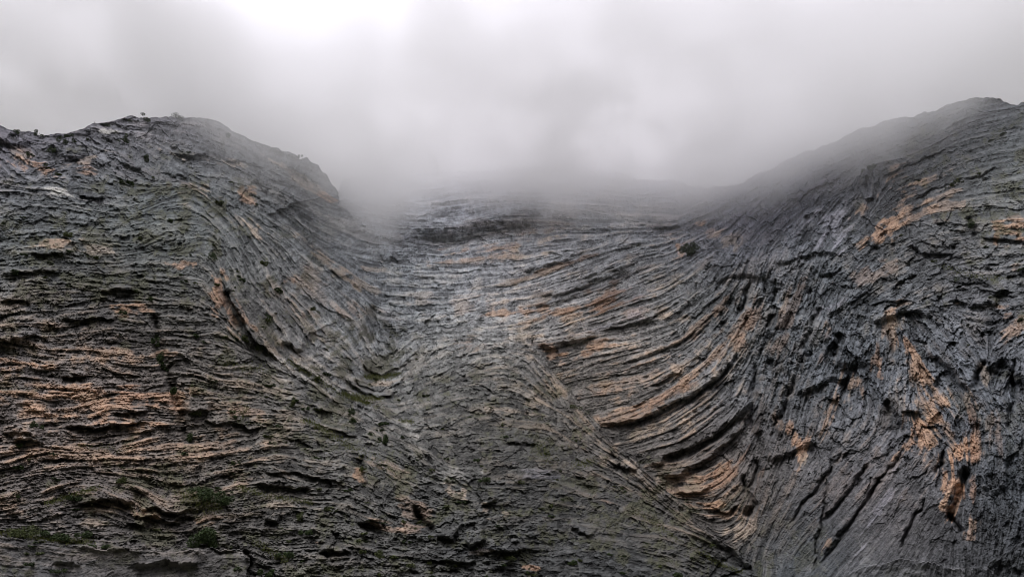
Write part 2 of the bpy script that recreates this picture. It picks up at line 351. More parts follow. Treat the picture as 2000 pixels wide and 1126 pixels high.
# ---- which way the beds run (polylines along the bedding)
STROKES = [
    [(-100, 450), (100, 455), (250, 460), (400, 455)], [(-100, 560), (100, 558), (250, 553), (380, 560)], [(-100, 640), (150, 640), (300, 640), (400, 640)], [(-100, 700), (150, 690), (300, 700), (420, 705)], [(-100, 800), (100, 795), (220, 780), (330, 800)],
    [(-100, 905), (150, 890), (330, 880), (420, 880)], [(-60, 990), (100, 972), (190, 950), (270, 962), (330, 1005), (400, 988), (520, 962)], [(-100, 1080), (150, 1100), (350, 1075)], [(-100, 1200), (400, 1210), (900, 1200), (1350, 1220)],
    [(-60, 260), (0, 290), (60, 320)], [(80, 340), (170, 305), (230, 320), (285, 345)], [(180, 265), (300, 315), (400, 370)], [(250, 245), (350, 280), (450, 300)], [(100, 380), (250, 390), (370, 370)], [(330, 330), (430, 330), (500, 360)], [(300, 250), (400, 245), (470, 280)],
    [(400, 420), (440, 470), (480, 540)], [(430, 545), (470, 620), (540, 700)], [(480, 480), (555, 590), (630, 680), (700, 735)], [(560, 480), (640, 565), (700, 640), (720, 690)], [(500, 420), (600, 480), (680, 560), (712, 600)], [(520, 360), (620, 400), (690, 440), (740, 470)],
    [(490, 290), (570, 335), (640, 385)], [(440, 260), (540, 300), (630, 350)], [(400, 380), (460, 440), (540, 520)],
    [(600, 690), (680, 745), (740, 765), (800, 745), (860, 705)], [(690, 680), (715, 722), (748, 736), (785, 718), (820, 680)], [(620, 725), (700, 778), (770, 785), (860, 755), (950, 705)], [(715, 620), (735, 670), (760, 700), (800, 660)],
    [(660, 390), (800, 395), (950, 385), (1200, 400)], [(660, 425), (800, 432), (950, 412), (1090, 412), (1300, 425)], [(720, 490), (850, 500), (1000, 470), (1100, 455), (1250, 460)], [(740, 550), (900, 545), (1030, 530), (1150, 492), (1240, 465)],
    [(750, 620), (900, 615), (1050, 585), (1170, 553), (1240, 525)], [(800, 650), (900, 640), (1020, 640), (1150, 610), (1230, 580)], [(1020, 675), (1150, 660), (1290, 620), (1380, 570)], [(1100, 725), (1200, 690), (1330, 640), (1410, 570)],
    [(1120, 770), (1250, 740), (1350, 690), (1430, 630), (1475, 560)], [(1160, 838), (1300, 795), (1400, 735), (1460, 650), (1500, 570)], [(1220, 885), (1320, 855), (1420, 785), (1480, 700), (1520, 600)], [(1260, 918), (1340, 905), (1430, 850), (1490, 770)],
    [(1280, 942), (1370, 938), (1440, 890), (1480, 820)], [(1330, 985), (1400, 990), (1445, 940), (1475, 870)], [(1380, 1015), (1435, 1015), (1468, 960)], [(1420, 1050), (1460, 1030), (1480, 980)],
    [(860, 715), (950, 680), (1030, 700), (1090, 770)], [(780, 800), (900, 768), (1000, 770), (1100, 815)], [(800, 865), (950, 825), (1080, 845), (1180, 890)], [(850, 930), (950, 925), (1080, 930), (1200, 965), (1300, 1015)], [(800, 1060), (1000, 1035), (1200, 1045), (1400, 1100)],
    [(560, 705), (640, 755), (720, 805), (830, 885), (900, 950)], [(430, 800), (520, 790), (600, 800), (680, 830)], [(420, 885), (600, 860), (700, 865), (790, 915)], [(430, 945), (560, 942), (660, 955), (760, 995)], [(430, 1030), (600, 1030), (800, 1065)], [(450, 1100), (620, 1090), (800, 1110)], [(430, 720), (500, 720), (560, 740)],
    [(1050, 690), (1120, 785), (1200, 868), (1300, 960), (1430, 1075)], [(1250, 1050), (1350, 1070), (1450, 1120)],
    [(1560, 480), (1525, 560), (1500, 640), (1478, 760), (1465, 860)], [(1640, 430), (1590, 520), (1560, 620), (1535, 720), (1500, 840)], [(1690, 520), (1630, 600), (1600, 700), (1560, 800)], [(1440, 500), (1400, 560), (1350, 600)], [(1480, 500), (1440, 600), (1410, 660)],
    [(1650, 500), (1750, 435), (1850, 385)], [(1680, 560), (1800, 500), (1900, 480), (2050, 460)], [(1750, 600), (1850, 560), (1950, 555), (2060, 540)], [(1720, 335), (1850, 282), (2060, 215)], [(1740, 395), (1900, 325), (2060, 280)], [(1800, 420), (1930, 400), (2060, 390)],
    [(1700, 330), (1705, 360), (1700, 390)], [(1620, 480), (1680, 430), (1740, 360)], [(1650, 640), (1640, 720), (1610, 800)], [(1700, 640), (1690, 720), (1680, 800)], [(1770, 630), (1820, 720), (1880, 810)], [(1820, 620), (1880, 700), (1950, 800)], [(2060, 640), (1980, 690), (1940, 760)],
    [(1750, 640), (1752, 720), (1745, 780)], [(1820, 820), (1870, 880), (1880, 950)], [(1750, 880), (1650, 1000), (1560, 1110)], [(1690, 850), (1600, 960), (1500, 1080)], [(1825, 900), (1730, 1020), (1640, 1126)], [(1855, 980), (1780, 1090)], [(1900, 830), (1890, 960), (1885, 1090)], [(1965, 830), (1970, 1000), (1950, 1120)], [(2040, 800), (2040, 1000)],
    [(1500, 870), (1480, 950), (1470, 1030)], [(1560, 820), (1530, 900), (1500, 960)], [(1500, 1126), (1510, 1060), (1540, 1000)], [(1560, 1110), (1490, 1210)], [(1640, 1126), (1560, 1240)], [(1780, 1090), (1700, 1230)], [(1885, 1090), (1875, 1250)],
    [(1380, 425), (1480, 370), (1600, 300)], [(1420, 480), (1470, 420), (1540, 350)], [(1540, 440), (1600, 370), (1700, 300)], [(1620, 320), (1750, 270), (1920, 205)], [(1340, 470), (1400, 440), (1450, 400)],
]
sp = []
for s in STROKES:
    s = np.array(s, float)
    for a, b in zip(s[:-1], s[1:]):
        n = max(2, int(np.hypot(*(b - a)) / 22))
        th = math.atan2(b[1] - a[1], b[0] - a[0])
        for t in (np.arange(n) + 0.5) / n:
            sp.append((*(a + (b - a) * t), math.cos(2 * th), math.sin(2 * th)))
sp = np.array(sp)
sxp = np.interp(Y, [p[1] for p in SPUR], [p[0] for p in SPUR])
WALL = (X + WARP[0] > sxp) | (Y < 620)                      # beyond the spur's edge
q = np.stack([GX.ravel(), GY.ravel()], 1)


def direction_field(pts):
    cc = np.zeros(len(q)); ss = np.zeros(len(q))
    for k in range(0, len(q), 2000):
        d2 = ((q[k:k + 2000, None] - pts[None, :, :2]) ** 2).sum(-1)
        w = 1.0 / (d2 + 250.0) ** 2.0
        cc[k:k + 2000] = w @ pts[:, 2]; ss[k:k + 2000] = w @ pts[:, 3]
    nn = np.hypot(cc, ss)
    return up((cc / nn).reshape(GX.shape)), up((ss / nn).reshape(GX.shape))


in_wall = (sp[:, 0] > np.interp(sp[:, 1], [p[1] for p in SPUR], [p[0] for p in SPUR])) | (sp[:, 1] < 600)
fa, fw, fs = direction_field(sp), direction_field(sp[in_wall]), direction_field(sp[~in_wall])
wgt = sstep(640, 720, Y) * sstep(260, 120, np.abs(X - sxp))
c2 = fa[0] * (1 - wgt) + wgt * np.where(WALL, fw[0], fs[0])
s2 = fa[1] * (1 - wgt) + wgt * np.where(WALL, fw[1], fs[1])
TH = 0.5 * np.arctan2(s2, c2)
WOB = np.interp(X, [0, 500, 800, 1500, 1600, 2000], [1.1, 1.1, .7, .5, .35, .6])
TH += WOB * (0.11 * fractal(25, 260, 1.4) + 0.07 * fractal(8, 30, 1.0))


def lic(noise, n, perp=False, fl=1.0):
    """smear noise n grid cells both ways along the bedding (or across it)"""
    ux = np.cos(TH); uy = np.sin(TH)
    if perp:
        ux, uy = -uy, ux
    acc = noise.copy()
    I, J = np.meshgrid(np.arange(NY, dtype=np.float32), np.arange(NX, dtype=np.float32), indexing='ij')
    for sgn in (1, -1):
        py = I.copy(); px = J.copy(); lx = ux * sgn; ly = uy * sgn
        for k in range(n):
            px += lx * fl; py += ly * fl
            ix = np.clip(np.rint(px), 0, NX - 1).astype(np.int32); iy = np.clip(np.rint(py), 0, NY - 1).astype(np.int32)
            acc += noise[iy, ix]
            nx_ = ux[iy, ix]; ny_ = uy[iy, ix]
            f = np.sign(nx_ * lx + ny_ * ly); f[f == 0] = 1
            lx = nx_ * f; ly = ny_ * f
    return acc


def local_unit(a, s=60):
    m = gblur(a, s)
    v = gblur((a - m) ** 2, s)
    return (a - m) / np.sqrt(np.maximum(v, 1e-9))


def bands(pts):
    return np.clip(gblur(up(tps(pts, 0.05)), 4), 0.0, 3.0)


S1 = local_unit(lic(gblur(white(), 0.55), 16))                       # thin laminae
LONG = bands([(0, 300, 0), (300, 600, .2), (150, 800, .45), (200, 1000, .3), (600, 600, .4), (600, 950, .15), (900, 750, .2), (1000, 1000, .1), (900, 520, .5), (1200, 560, .7), (1250, 780, 1.0), (1400, 930, 1.0), (1500, 700, .6), (1700, 600, .1), (1650, 980, .5), (1900, 800, .2), (1900, 350, .3)])
LONG = np.clip(LONG, 0, 1)
S2 = local_unit(LONG * local_unit(lic(gblur(white(), 1.2), 48)) + (1 - LONG) * local_unit(lic(gblur(white(), 1.25), 15)))                      # beds
S3 = local_unit(lic(gblur(white(), 2.9), 70))                      # bands of beds
S4 = local_unit(lic(gblur(white(), 7.0), 90), 110)                 # packets
J1 = local_unit(lic(gblur(white(), 1.2), 6, perp=True))            # joints across the beds
J2 = local_unit(lic(gblur(white(), 3.0), 12, perp=True))
R1 = fractal(2.2, 14, 1.0)
R2 = fractal(8, 70, 1.5)
R3 = fractal(50, 320, 1.7)


def ter(S, ts, k):
    h = 0
    for t in ts:
        h = h + np.tanh((S - t) / k)
    return h / len(ts)


# how strongly bedded, how craggy
BED = bands([(0, 300, .8), (300, 280, .8), (0, 500, 1.1), (300, 500, 1.0), (0, 750, 1.4), (250, 750, 1.4), (0, 950, 1.4), (300, 950, 1.4), (200, 1110, .6), (600, 550, .9), (650, 680, .8), (600, 850, 1.1), (600, 1000, 1.3), (900, 700, .6), (1000, 800, .5),
             (900, 900, .6), (1000, 1050, .75), (1250, 1050, .7), (800, 450, 1.0), (1000, 560, 1.2), (1200, 560, 1.3), (1200, 700, 1.1), (1350, 800, 1.3), (1400, 950, 1.1), (1600, 550, .8), (1500, 750, .7), (1800, 550, .45), (1780, 620, .25), (1800, 750, .5), (1650, 650, .5), (1600, 1000, .35), (1750, 1000, .3), (1650, 900, .35),
             (1950, 900, .6), (1900, 300, .9), (1600, 350, .7)])
CRAG = bands([(0, 300, 1.3), (300, 280, 1.2), (0, 550, .9), (300, 600, .8), (200, 900, .8), (200, 1110, 1.0), (600, 550, .7), (600, 900, .9), (700, 1050, 1.1), (900, 700, .5), (1000, 850, .6), (900, 1000, .9), (1250, 1050, .8), (900, 450, .7), (1200, 560, .6), (1300, 800, .5),
              (1400, 580, 1.2), (1500, 600, 1.6), (1600, 550, 1.4), (1520, 850, 1.5), (1650, 720, 1.7), (1850, 550, 1.3), (1850, 750, 1.7), (1600, 1000, .25), (1750, 1000, .3), (1900, 950, 1.3), (1980, 900, 1.3), (1900, 300, .8), (1600, 350, .9), (1450, 1080, .5)])



def blocks(size, stretch, jag=0.25):
    """angular blocks lying along the bedding: each is a tilted plane; returns height, distance to the joint, a value per block"""
    wx = (X + jag * size * fractal(size * .5, size * 3, 1.6) + 1.0 * R1) / size
    wy = (Y + jag * size * fractal(size * .5, size * 3, 1.6) + 1.0 * np.roll(R1, 37, 1)) / size
    gx0 = int(wx.min()) - 4; gy0 = int(wy.min()) - 4
    nx_ = int(wx.max()) - gx0 + 6; ny_ = int(wy.max()) - gy0 + 6
    jx = rng.random((ny_, nx_)).astype(np.float32); jy = rng.random((ny_, nx_)).astype(np.float32)
    off = rng.standard_normal((ny_, nx_)).astype(np.float32)
    ga = rng.standard_normal((ny_, nx_)).astype(np.float32); gb_ = rng.standard_normal((ny_, nx_)).astype(np.float32)
    fx = np.floor(wx).astype(int) - gx0; fy = np.floor(wy).astype(int) - gy0
    c_ = np.cos(TH); s_ = np.sin(TH)
    q = math.sqrt(stretch)
    b1 = np.full(X.shape, 1e9); b2 = b1.copy(); hh = np.zeros(X.shape); vv = np.zeros(X.shape)
    for oy in (-2, -1, 0, 1, 2):
        for ox in (-2, -1, 0, 1, 2):
            ii = fy + oy; jj = fx + ox
            dx = wx - (jj + gx0 + jx[ii, jj]); dy = wy - (ii + gy0 + jy[ii, jj])
            u = (dx * c_ + dy * s_) / q; v = (-dx * s_ + dy * c_) * q
            d = np.sqrt(u * u + v * v)
            m = d < b1
            b2 = np.where(m, b1, np.minimum(b2, d))
            b1 = np.where(m, d, b1)
            hh = np.where(m, 0.55 * off[ii, jj] + 0.8 * ga[ii, jj] * dx + 0.8 * gb_[ii, jj] * dy, hh)
            vv = np.where(m, off[ii, jj], vv)
    return hh, b2 - b1, vv


B0, E0, T0 = blocks(120, 2.0, .2)
B1, E1, T1 = blocks(44, 2.6, .16)
B0 = gblur(B0, 7.0)
B2, E2, T2 = blocks(17, 3.0, .14)
B3, E3, T3 = blocks(8, 2.4, .1)
RUB = bands([(0, 400, .8), (300, 500, .9), (200, 800, .7), (200, 1000, .8), (600, 600, .7), (640, 850, 1.2), (600, 1000, 1.2), (900, 700, 2.0), (1000, 850, 2.0), (850, 1000, 1.7), (1100, 1000, 1.6), (1300, 1080, .8), (1200, 650, .3), (1300, 800, .2), (900, 500, .5), (1600, 600, .7), (1800, 600, .6), (1850, 800, .8), (1650, 1000, .25), (1750, 950, .25), (1580, 1060, .3), (1900, 300, .5), (1400, 580, .9)])
PACK = bands([(0, 400, .45), (200, 700, .6), (200, 950, .65), (300, 280, .4), (600, 580, .35), (600, 950, .6), (900, 780, .25), (1000, 1000, .35), (900, 500, .6), (1200, 560, .7), (1250, 760, .75), (1380, 900, .8), (1500, 750, .4), (1650, 650, .25), (1850, 700, .25), (1650, 1000, .2), (1800, 1000, .2), (1950, 900, .3), (1900, 350, .4), (1600, 380, .4), (200, 1110, .15)])
hb = PACK * (0.60 * ter(S3, (-1.1, -.2, .7), .10) + 0.36 * S4) + 0.44 * ter(S2, (-.9, .1, 1.0), .14) + 0.30 * ter(S1, (-.7, .5), .22)
crack = np.exp(-(S2 / 0.15) ** 2) * sstep(-0.8, 0.8, R2) * 0.6 + PACK * np.exp(-(S3 / 0.07) ** 2) * 0.9 * sstep(-.4, .9, S4) + 0.16 * np.exp(-(S1 / 0.2) ** 2)
joint = -np.exp(-(J2 / 0.10) ** 2) * 0.35 * sstep(-.2, .8, R3 + .5 * R2) + 0.10 * ter(J1, (-.6, .6), .2) + 0.16 * ter(J2, (-.8, .3), .15)
hc = 1.0 * B0 + 0.65 * B1 + 0.24 * B2 - 0.40 * np.exp(-(E1 / 0.06) ** 2) + 0.75 * R3 + 0.25 * R2 + 0.07 * R1 + 0.3 * ter(S3, (-.8, 0.1, .9), .12)
hr = 0.28 * B2 + 0.24 * B3 - 0.22 * np.exp(-(E2 / 0.10) ** 2) + 0.05 * R1
B4, E4, T4 = blocks(27, 1.5, .1)
FACET = bands([(0, 300, .8), (150, 310, 1.2), (300, 280, .6), (200, 480, .3), (200, 800, .25), (600, 560, .1), (600, 950, .4), (850, 1020, .7), (900, 750, .1), (1100, 1000, .3), (1000, 520, .15), (1250, 760, 0), (1400, 580, .8), (1500, 620, 1.0), (1500, 850, .9), (1650, 700, 1.2), (1780, 600, 1.3), (1850, 760, 1.2), (1900, 560, 1.0), (1650, 480, .7), (1620, 980, .25), (1720, 1000, .28), (1900, 980, .7), (1900, 320, .5), (1600, 360, .6)])
hf = 0.70 * B4 - 0.35 * np.exp(-(E4 / 0.05) ** 2) + .3 * gblur(B4, 3)
SLAB = sstep(0, 10, Y - np.interp(X, [-200, 0, 60, 130, 200, 300, 400, 480, 500], [1040, 1048, 1052, 1062, 1070, 1075, 1072, 1080, 1400]) + 3 * R2) * sstep(-140, 30, X)
SC = D / 200.0
relief = 0.88 * SC * (1 - .68 * SLAB) * (BED * (0.85 * hb - 0.7 * crack + joint) + 0.8 * CRAG * hc + RUB * hr + FACET * hf)
D = D - relief

# ------------------------------------------------------------------ the skyline
CREST = np.array([(-420, 300), (-60, 240), (0, 248), (20, 256), (50, 261), (80, 262), (92, 265), (118, 265), (128, 261), (140, 254), (155, 249), (200, 243), (240, 237), (255, 233), (290, 232), (330, 231), (350, 229), (375, 231), (410, 235), (440, 249), (480, 265), (520, 284),
                  (548, 297), (560, 295), (576, 297), (582, 306), (600, 309), (608, 320), (622, 326), (628, 338), (640, 343), (647, 357), (655, 363), (660, 372), (668, 350), (720, 338), (800, 334), (1000, 328), (1150, 334), (1300, 350), (1380, 366), (1440, 365), (1500, 331), (1560, 305), (1620, 276), (1700, 246), (1800, 220), (1850, 206), (1900, 194),
                  (1930, 191), (1960, 196), (2000, 205), (2060, 216), (2420, 300)], float)
yc = np.interp(xs, CREST[:, 0], CREST[:, 1])
k1 = np.convolve(rng.standard_normal(NX), np.hanning(9) / 3, 'same') + 1.6 * np.convolve(rng.standard_normal(NX), np.hanning(31) / 6, 'same')
k2 = 3.0 * np.tanh(np.convolve(rng.standard_normal(NX), np.hanning(45) / 4, 'same') * 2.2)
yc = yc + 1.3 * k1 + k2

colx = (X - 1000.0) / FPX


def place(px, py, dist):
    """world point seen at photo pixel (px, py), dist metres away over the ground"""
    rx = (px - 1000.0) / FPX
    ry = -(py - 563.0) / FPX
    fx = rx
    fy = math.cos(PITCH) - ry * math.sin(PITCH)
    fz = math.sin(PITCH) + ry * math.cos(PITCH)
    h = np.sqrt(fx * fx + fy * fy)
    return fx / h * dist, fy / h * dist, CAM_Z + fz / h * dist


above = Y < yc[None, :]
first = np.argmax(~above, axis=0)                     # first row under the skyline in each column
YS = Y.copy()
cols = np.arange(NX)
YS[first, cols] = yc
PX, PY, PZ = place(X, YS, D)

# ------------------------------------------------------------------ the colour of the stone, with some overhang shade painted in
def lin(r, g, b):
    f = lambda c: ((c / 255 + 0.055) / 1.055) ** 2.4 if c > 10 else c / 255 / 12.92
    return np.array([f(r), f(g), f(b)])


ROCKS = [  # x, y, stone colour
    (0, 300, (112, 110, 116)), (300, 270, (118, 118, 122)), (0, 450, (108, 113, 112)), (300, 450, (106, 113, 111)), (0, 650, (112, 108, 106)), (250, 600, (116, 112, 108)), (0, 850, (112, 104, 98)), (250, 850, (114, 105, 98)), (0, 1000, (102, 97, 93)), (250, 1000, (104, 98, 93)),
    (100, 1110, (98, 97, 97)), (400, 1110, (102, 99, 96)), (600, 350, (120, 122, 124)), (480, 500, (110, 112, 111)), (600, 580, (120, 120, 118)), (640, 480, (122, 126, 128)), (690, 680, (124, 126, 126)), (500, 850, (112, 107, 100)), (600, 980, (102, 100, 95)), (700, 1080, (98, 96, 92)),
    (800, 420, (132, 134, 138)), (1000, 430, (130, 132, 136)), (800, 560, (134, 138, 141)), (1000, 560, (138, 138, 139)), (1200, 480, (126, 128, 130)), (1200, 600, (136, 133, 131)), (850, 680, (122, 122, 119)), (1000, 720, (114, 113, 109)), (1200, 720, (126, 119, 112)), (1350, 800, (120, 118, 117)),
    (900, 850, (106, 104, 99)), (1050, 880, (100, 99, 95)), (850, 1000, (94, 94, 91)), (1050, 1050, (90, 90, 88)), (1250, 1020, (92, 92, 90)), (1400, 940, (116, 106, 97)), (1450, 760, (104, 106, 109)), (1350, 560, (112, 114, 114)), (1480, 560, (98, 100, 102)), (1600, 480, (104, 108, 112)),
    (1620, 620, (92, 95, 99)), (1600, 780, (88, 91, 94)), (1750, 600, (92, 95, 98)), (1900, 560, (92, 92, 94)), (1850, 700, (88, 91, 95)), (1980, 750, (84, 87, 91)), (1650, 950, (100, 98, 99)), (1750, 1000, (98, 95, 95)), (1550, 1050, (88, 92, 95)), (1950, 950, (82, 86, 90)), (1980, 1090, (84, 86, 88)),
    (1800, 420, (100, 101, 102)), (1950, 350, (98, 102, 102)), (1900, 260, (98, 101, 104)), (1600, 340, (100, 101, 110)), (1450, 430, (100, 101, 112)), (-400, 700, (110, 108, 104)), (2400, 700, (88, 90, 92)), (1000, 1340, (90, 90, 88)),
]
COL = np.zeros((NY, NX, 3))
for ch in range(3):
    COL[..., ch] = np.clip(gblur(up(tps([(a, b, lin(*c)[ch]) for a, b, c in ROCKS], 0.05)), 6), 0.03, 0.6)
# beds of paler and darker stone, and blotches of lichen
tone = 1.10 + 0.18 * S2 * np.minimum(BED, 1.2) + 0.06 * S3 + 0.24 * S1 + 0.07 * R2 + 0.09 * R3 + 0.15 * R1 + 0.07 * T1 * CRAG + 0.10 * T4 * np.clip(FACET, 0, 1) + 0.09 * T2 * (0.4 + np.minimum(RUB, 1.5)) + 0.17 * T3 * (.3 + np.minimum(RUB, 1.5))
COL *= np.clip(tone, 0.4, 1.9)[..., None]
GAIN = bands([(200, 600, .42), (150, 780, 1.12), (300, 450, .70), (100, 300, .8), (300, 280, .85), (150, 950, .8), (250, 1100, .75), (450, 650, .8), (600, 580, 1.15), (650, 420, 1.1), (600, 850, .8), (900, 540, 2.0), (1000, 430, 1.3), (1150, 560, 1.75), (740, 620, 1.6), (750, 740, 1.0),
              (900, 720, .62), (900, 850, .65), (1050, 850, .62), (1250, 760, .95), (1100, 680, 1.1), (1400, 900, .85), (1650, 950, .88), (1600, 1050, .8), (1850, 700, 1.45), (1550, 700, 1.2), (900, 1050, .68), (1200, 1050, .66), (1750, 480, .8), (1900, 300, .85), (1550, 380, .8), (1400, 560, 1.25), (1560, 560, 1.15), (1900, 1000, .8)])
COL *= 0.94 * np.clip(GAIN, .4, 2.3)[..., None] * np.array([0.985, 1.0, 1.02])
WARM = bands([(0, 300, .5), (300, 280, .4), (100, 500, .5), (400, 500, .4), (100, 780, 1.5), (300, 780, 1.1), (150, 950, 1.2), (500, 870, 1.0), (650, 600, .6), (700, 800, .6), (900, 760, .4), (900, 1000, .5), (1200, 1050, .4), (850, 520, .35), (1000, 520, .8), (1180, 600, 1.2), (1100, 690, 1.3), (1250, 780, 1.4), (1380, 940, 1.5), (1450, 650, 1.0), (1560, 850, .9),
              (1600, 620, .5), (1780, 430, .8), (1820, 780, 1.2), (1650, 980, .45), (1750, 980, .4), (1960, 950, .2), (1930, 600, .4), (1950, 300, .2), (1550, 360, .1), (200, 1110, .2)])
warm = WARM * sstep(-.5, 2.2, 0.5 * S2 + 0.45 * S3 + 0.6 * R2 + .35 * S1 + .4 * R3)
COL *= 1 + warm[..., None] * np.array([0.34, 0.15, -0.03])




def patch(cx, cy, rx, ry, ang, strength, col, grain=1.0, along=True):
    pad = 1.6 * max(rx, ry)
    j0, j1 = np.searchsorted(xs, [cx - pad, cx + pad]); i0, i1 = np.searchsorted(ys, [cy - pad, cy + pad])
    if j1 <= j0 or i1 <= i0:
        return
    sl = (slice(i0, i1), slice(j0, j1))
    a = math.radians(ang)
    dx = X[sl] - cx; dy = Y[sl] - cy
    u = (dx * math.cos(a) + dy * math.sin(a)) / rx
    v = (-dx * math.sin(a) + dy * math.cos(a)) / ry
    e = 1.25 - np.sqrt(u * u + v * v)
    n = (0.26 * S2[sl] + 0.28 * S3[sl] + 0.08 * S1[sl] if along else 0) + 0.26 * R2[sl] + 0.04 * R1[sl]
    m = sstep(0.10, 1.05, e * 1.0 + 1.5 * grain * n + 0.10 * T2[sl]) * strength * 0.76
    if WALL[np.searchsorted(ys, cy), np.searchsorted(xs, cx)]:
        m = m * WALL[sl]
    elif cy > 700:
        m = m * ~WALL[sl]
    m = np.clip(m, 0, 1)[..., None]
    shade = np.clip(1 + 0.16 * S1[sl] + 0.14 * R1[sl] + .1 * R2[sl], .5, 1.5)[..., None]
    COL[sl] = COL[sl] * (1 - m) + np.array(col) * shade * m


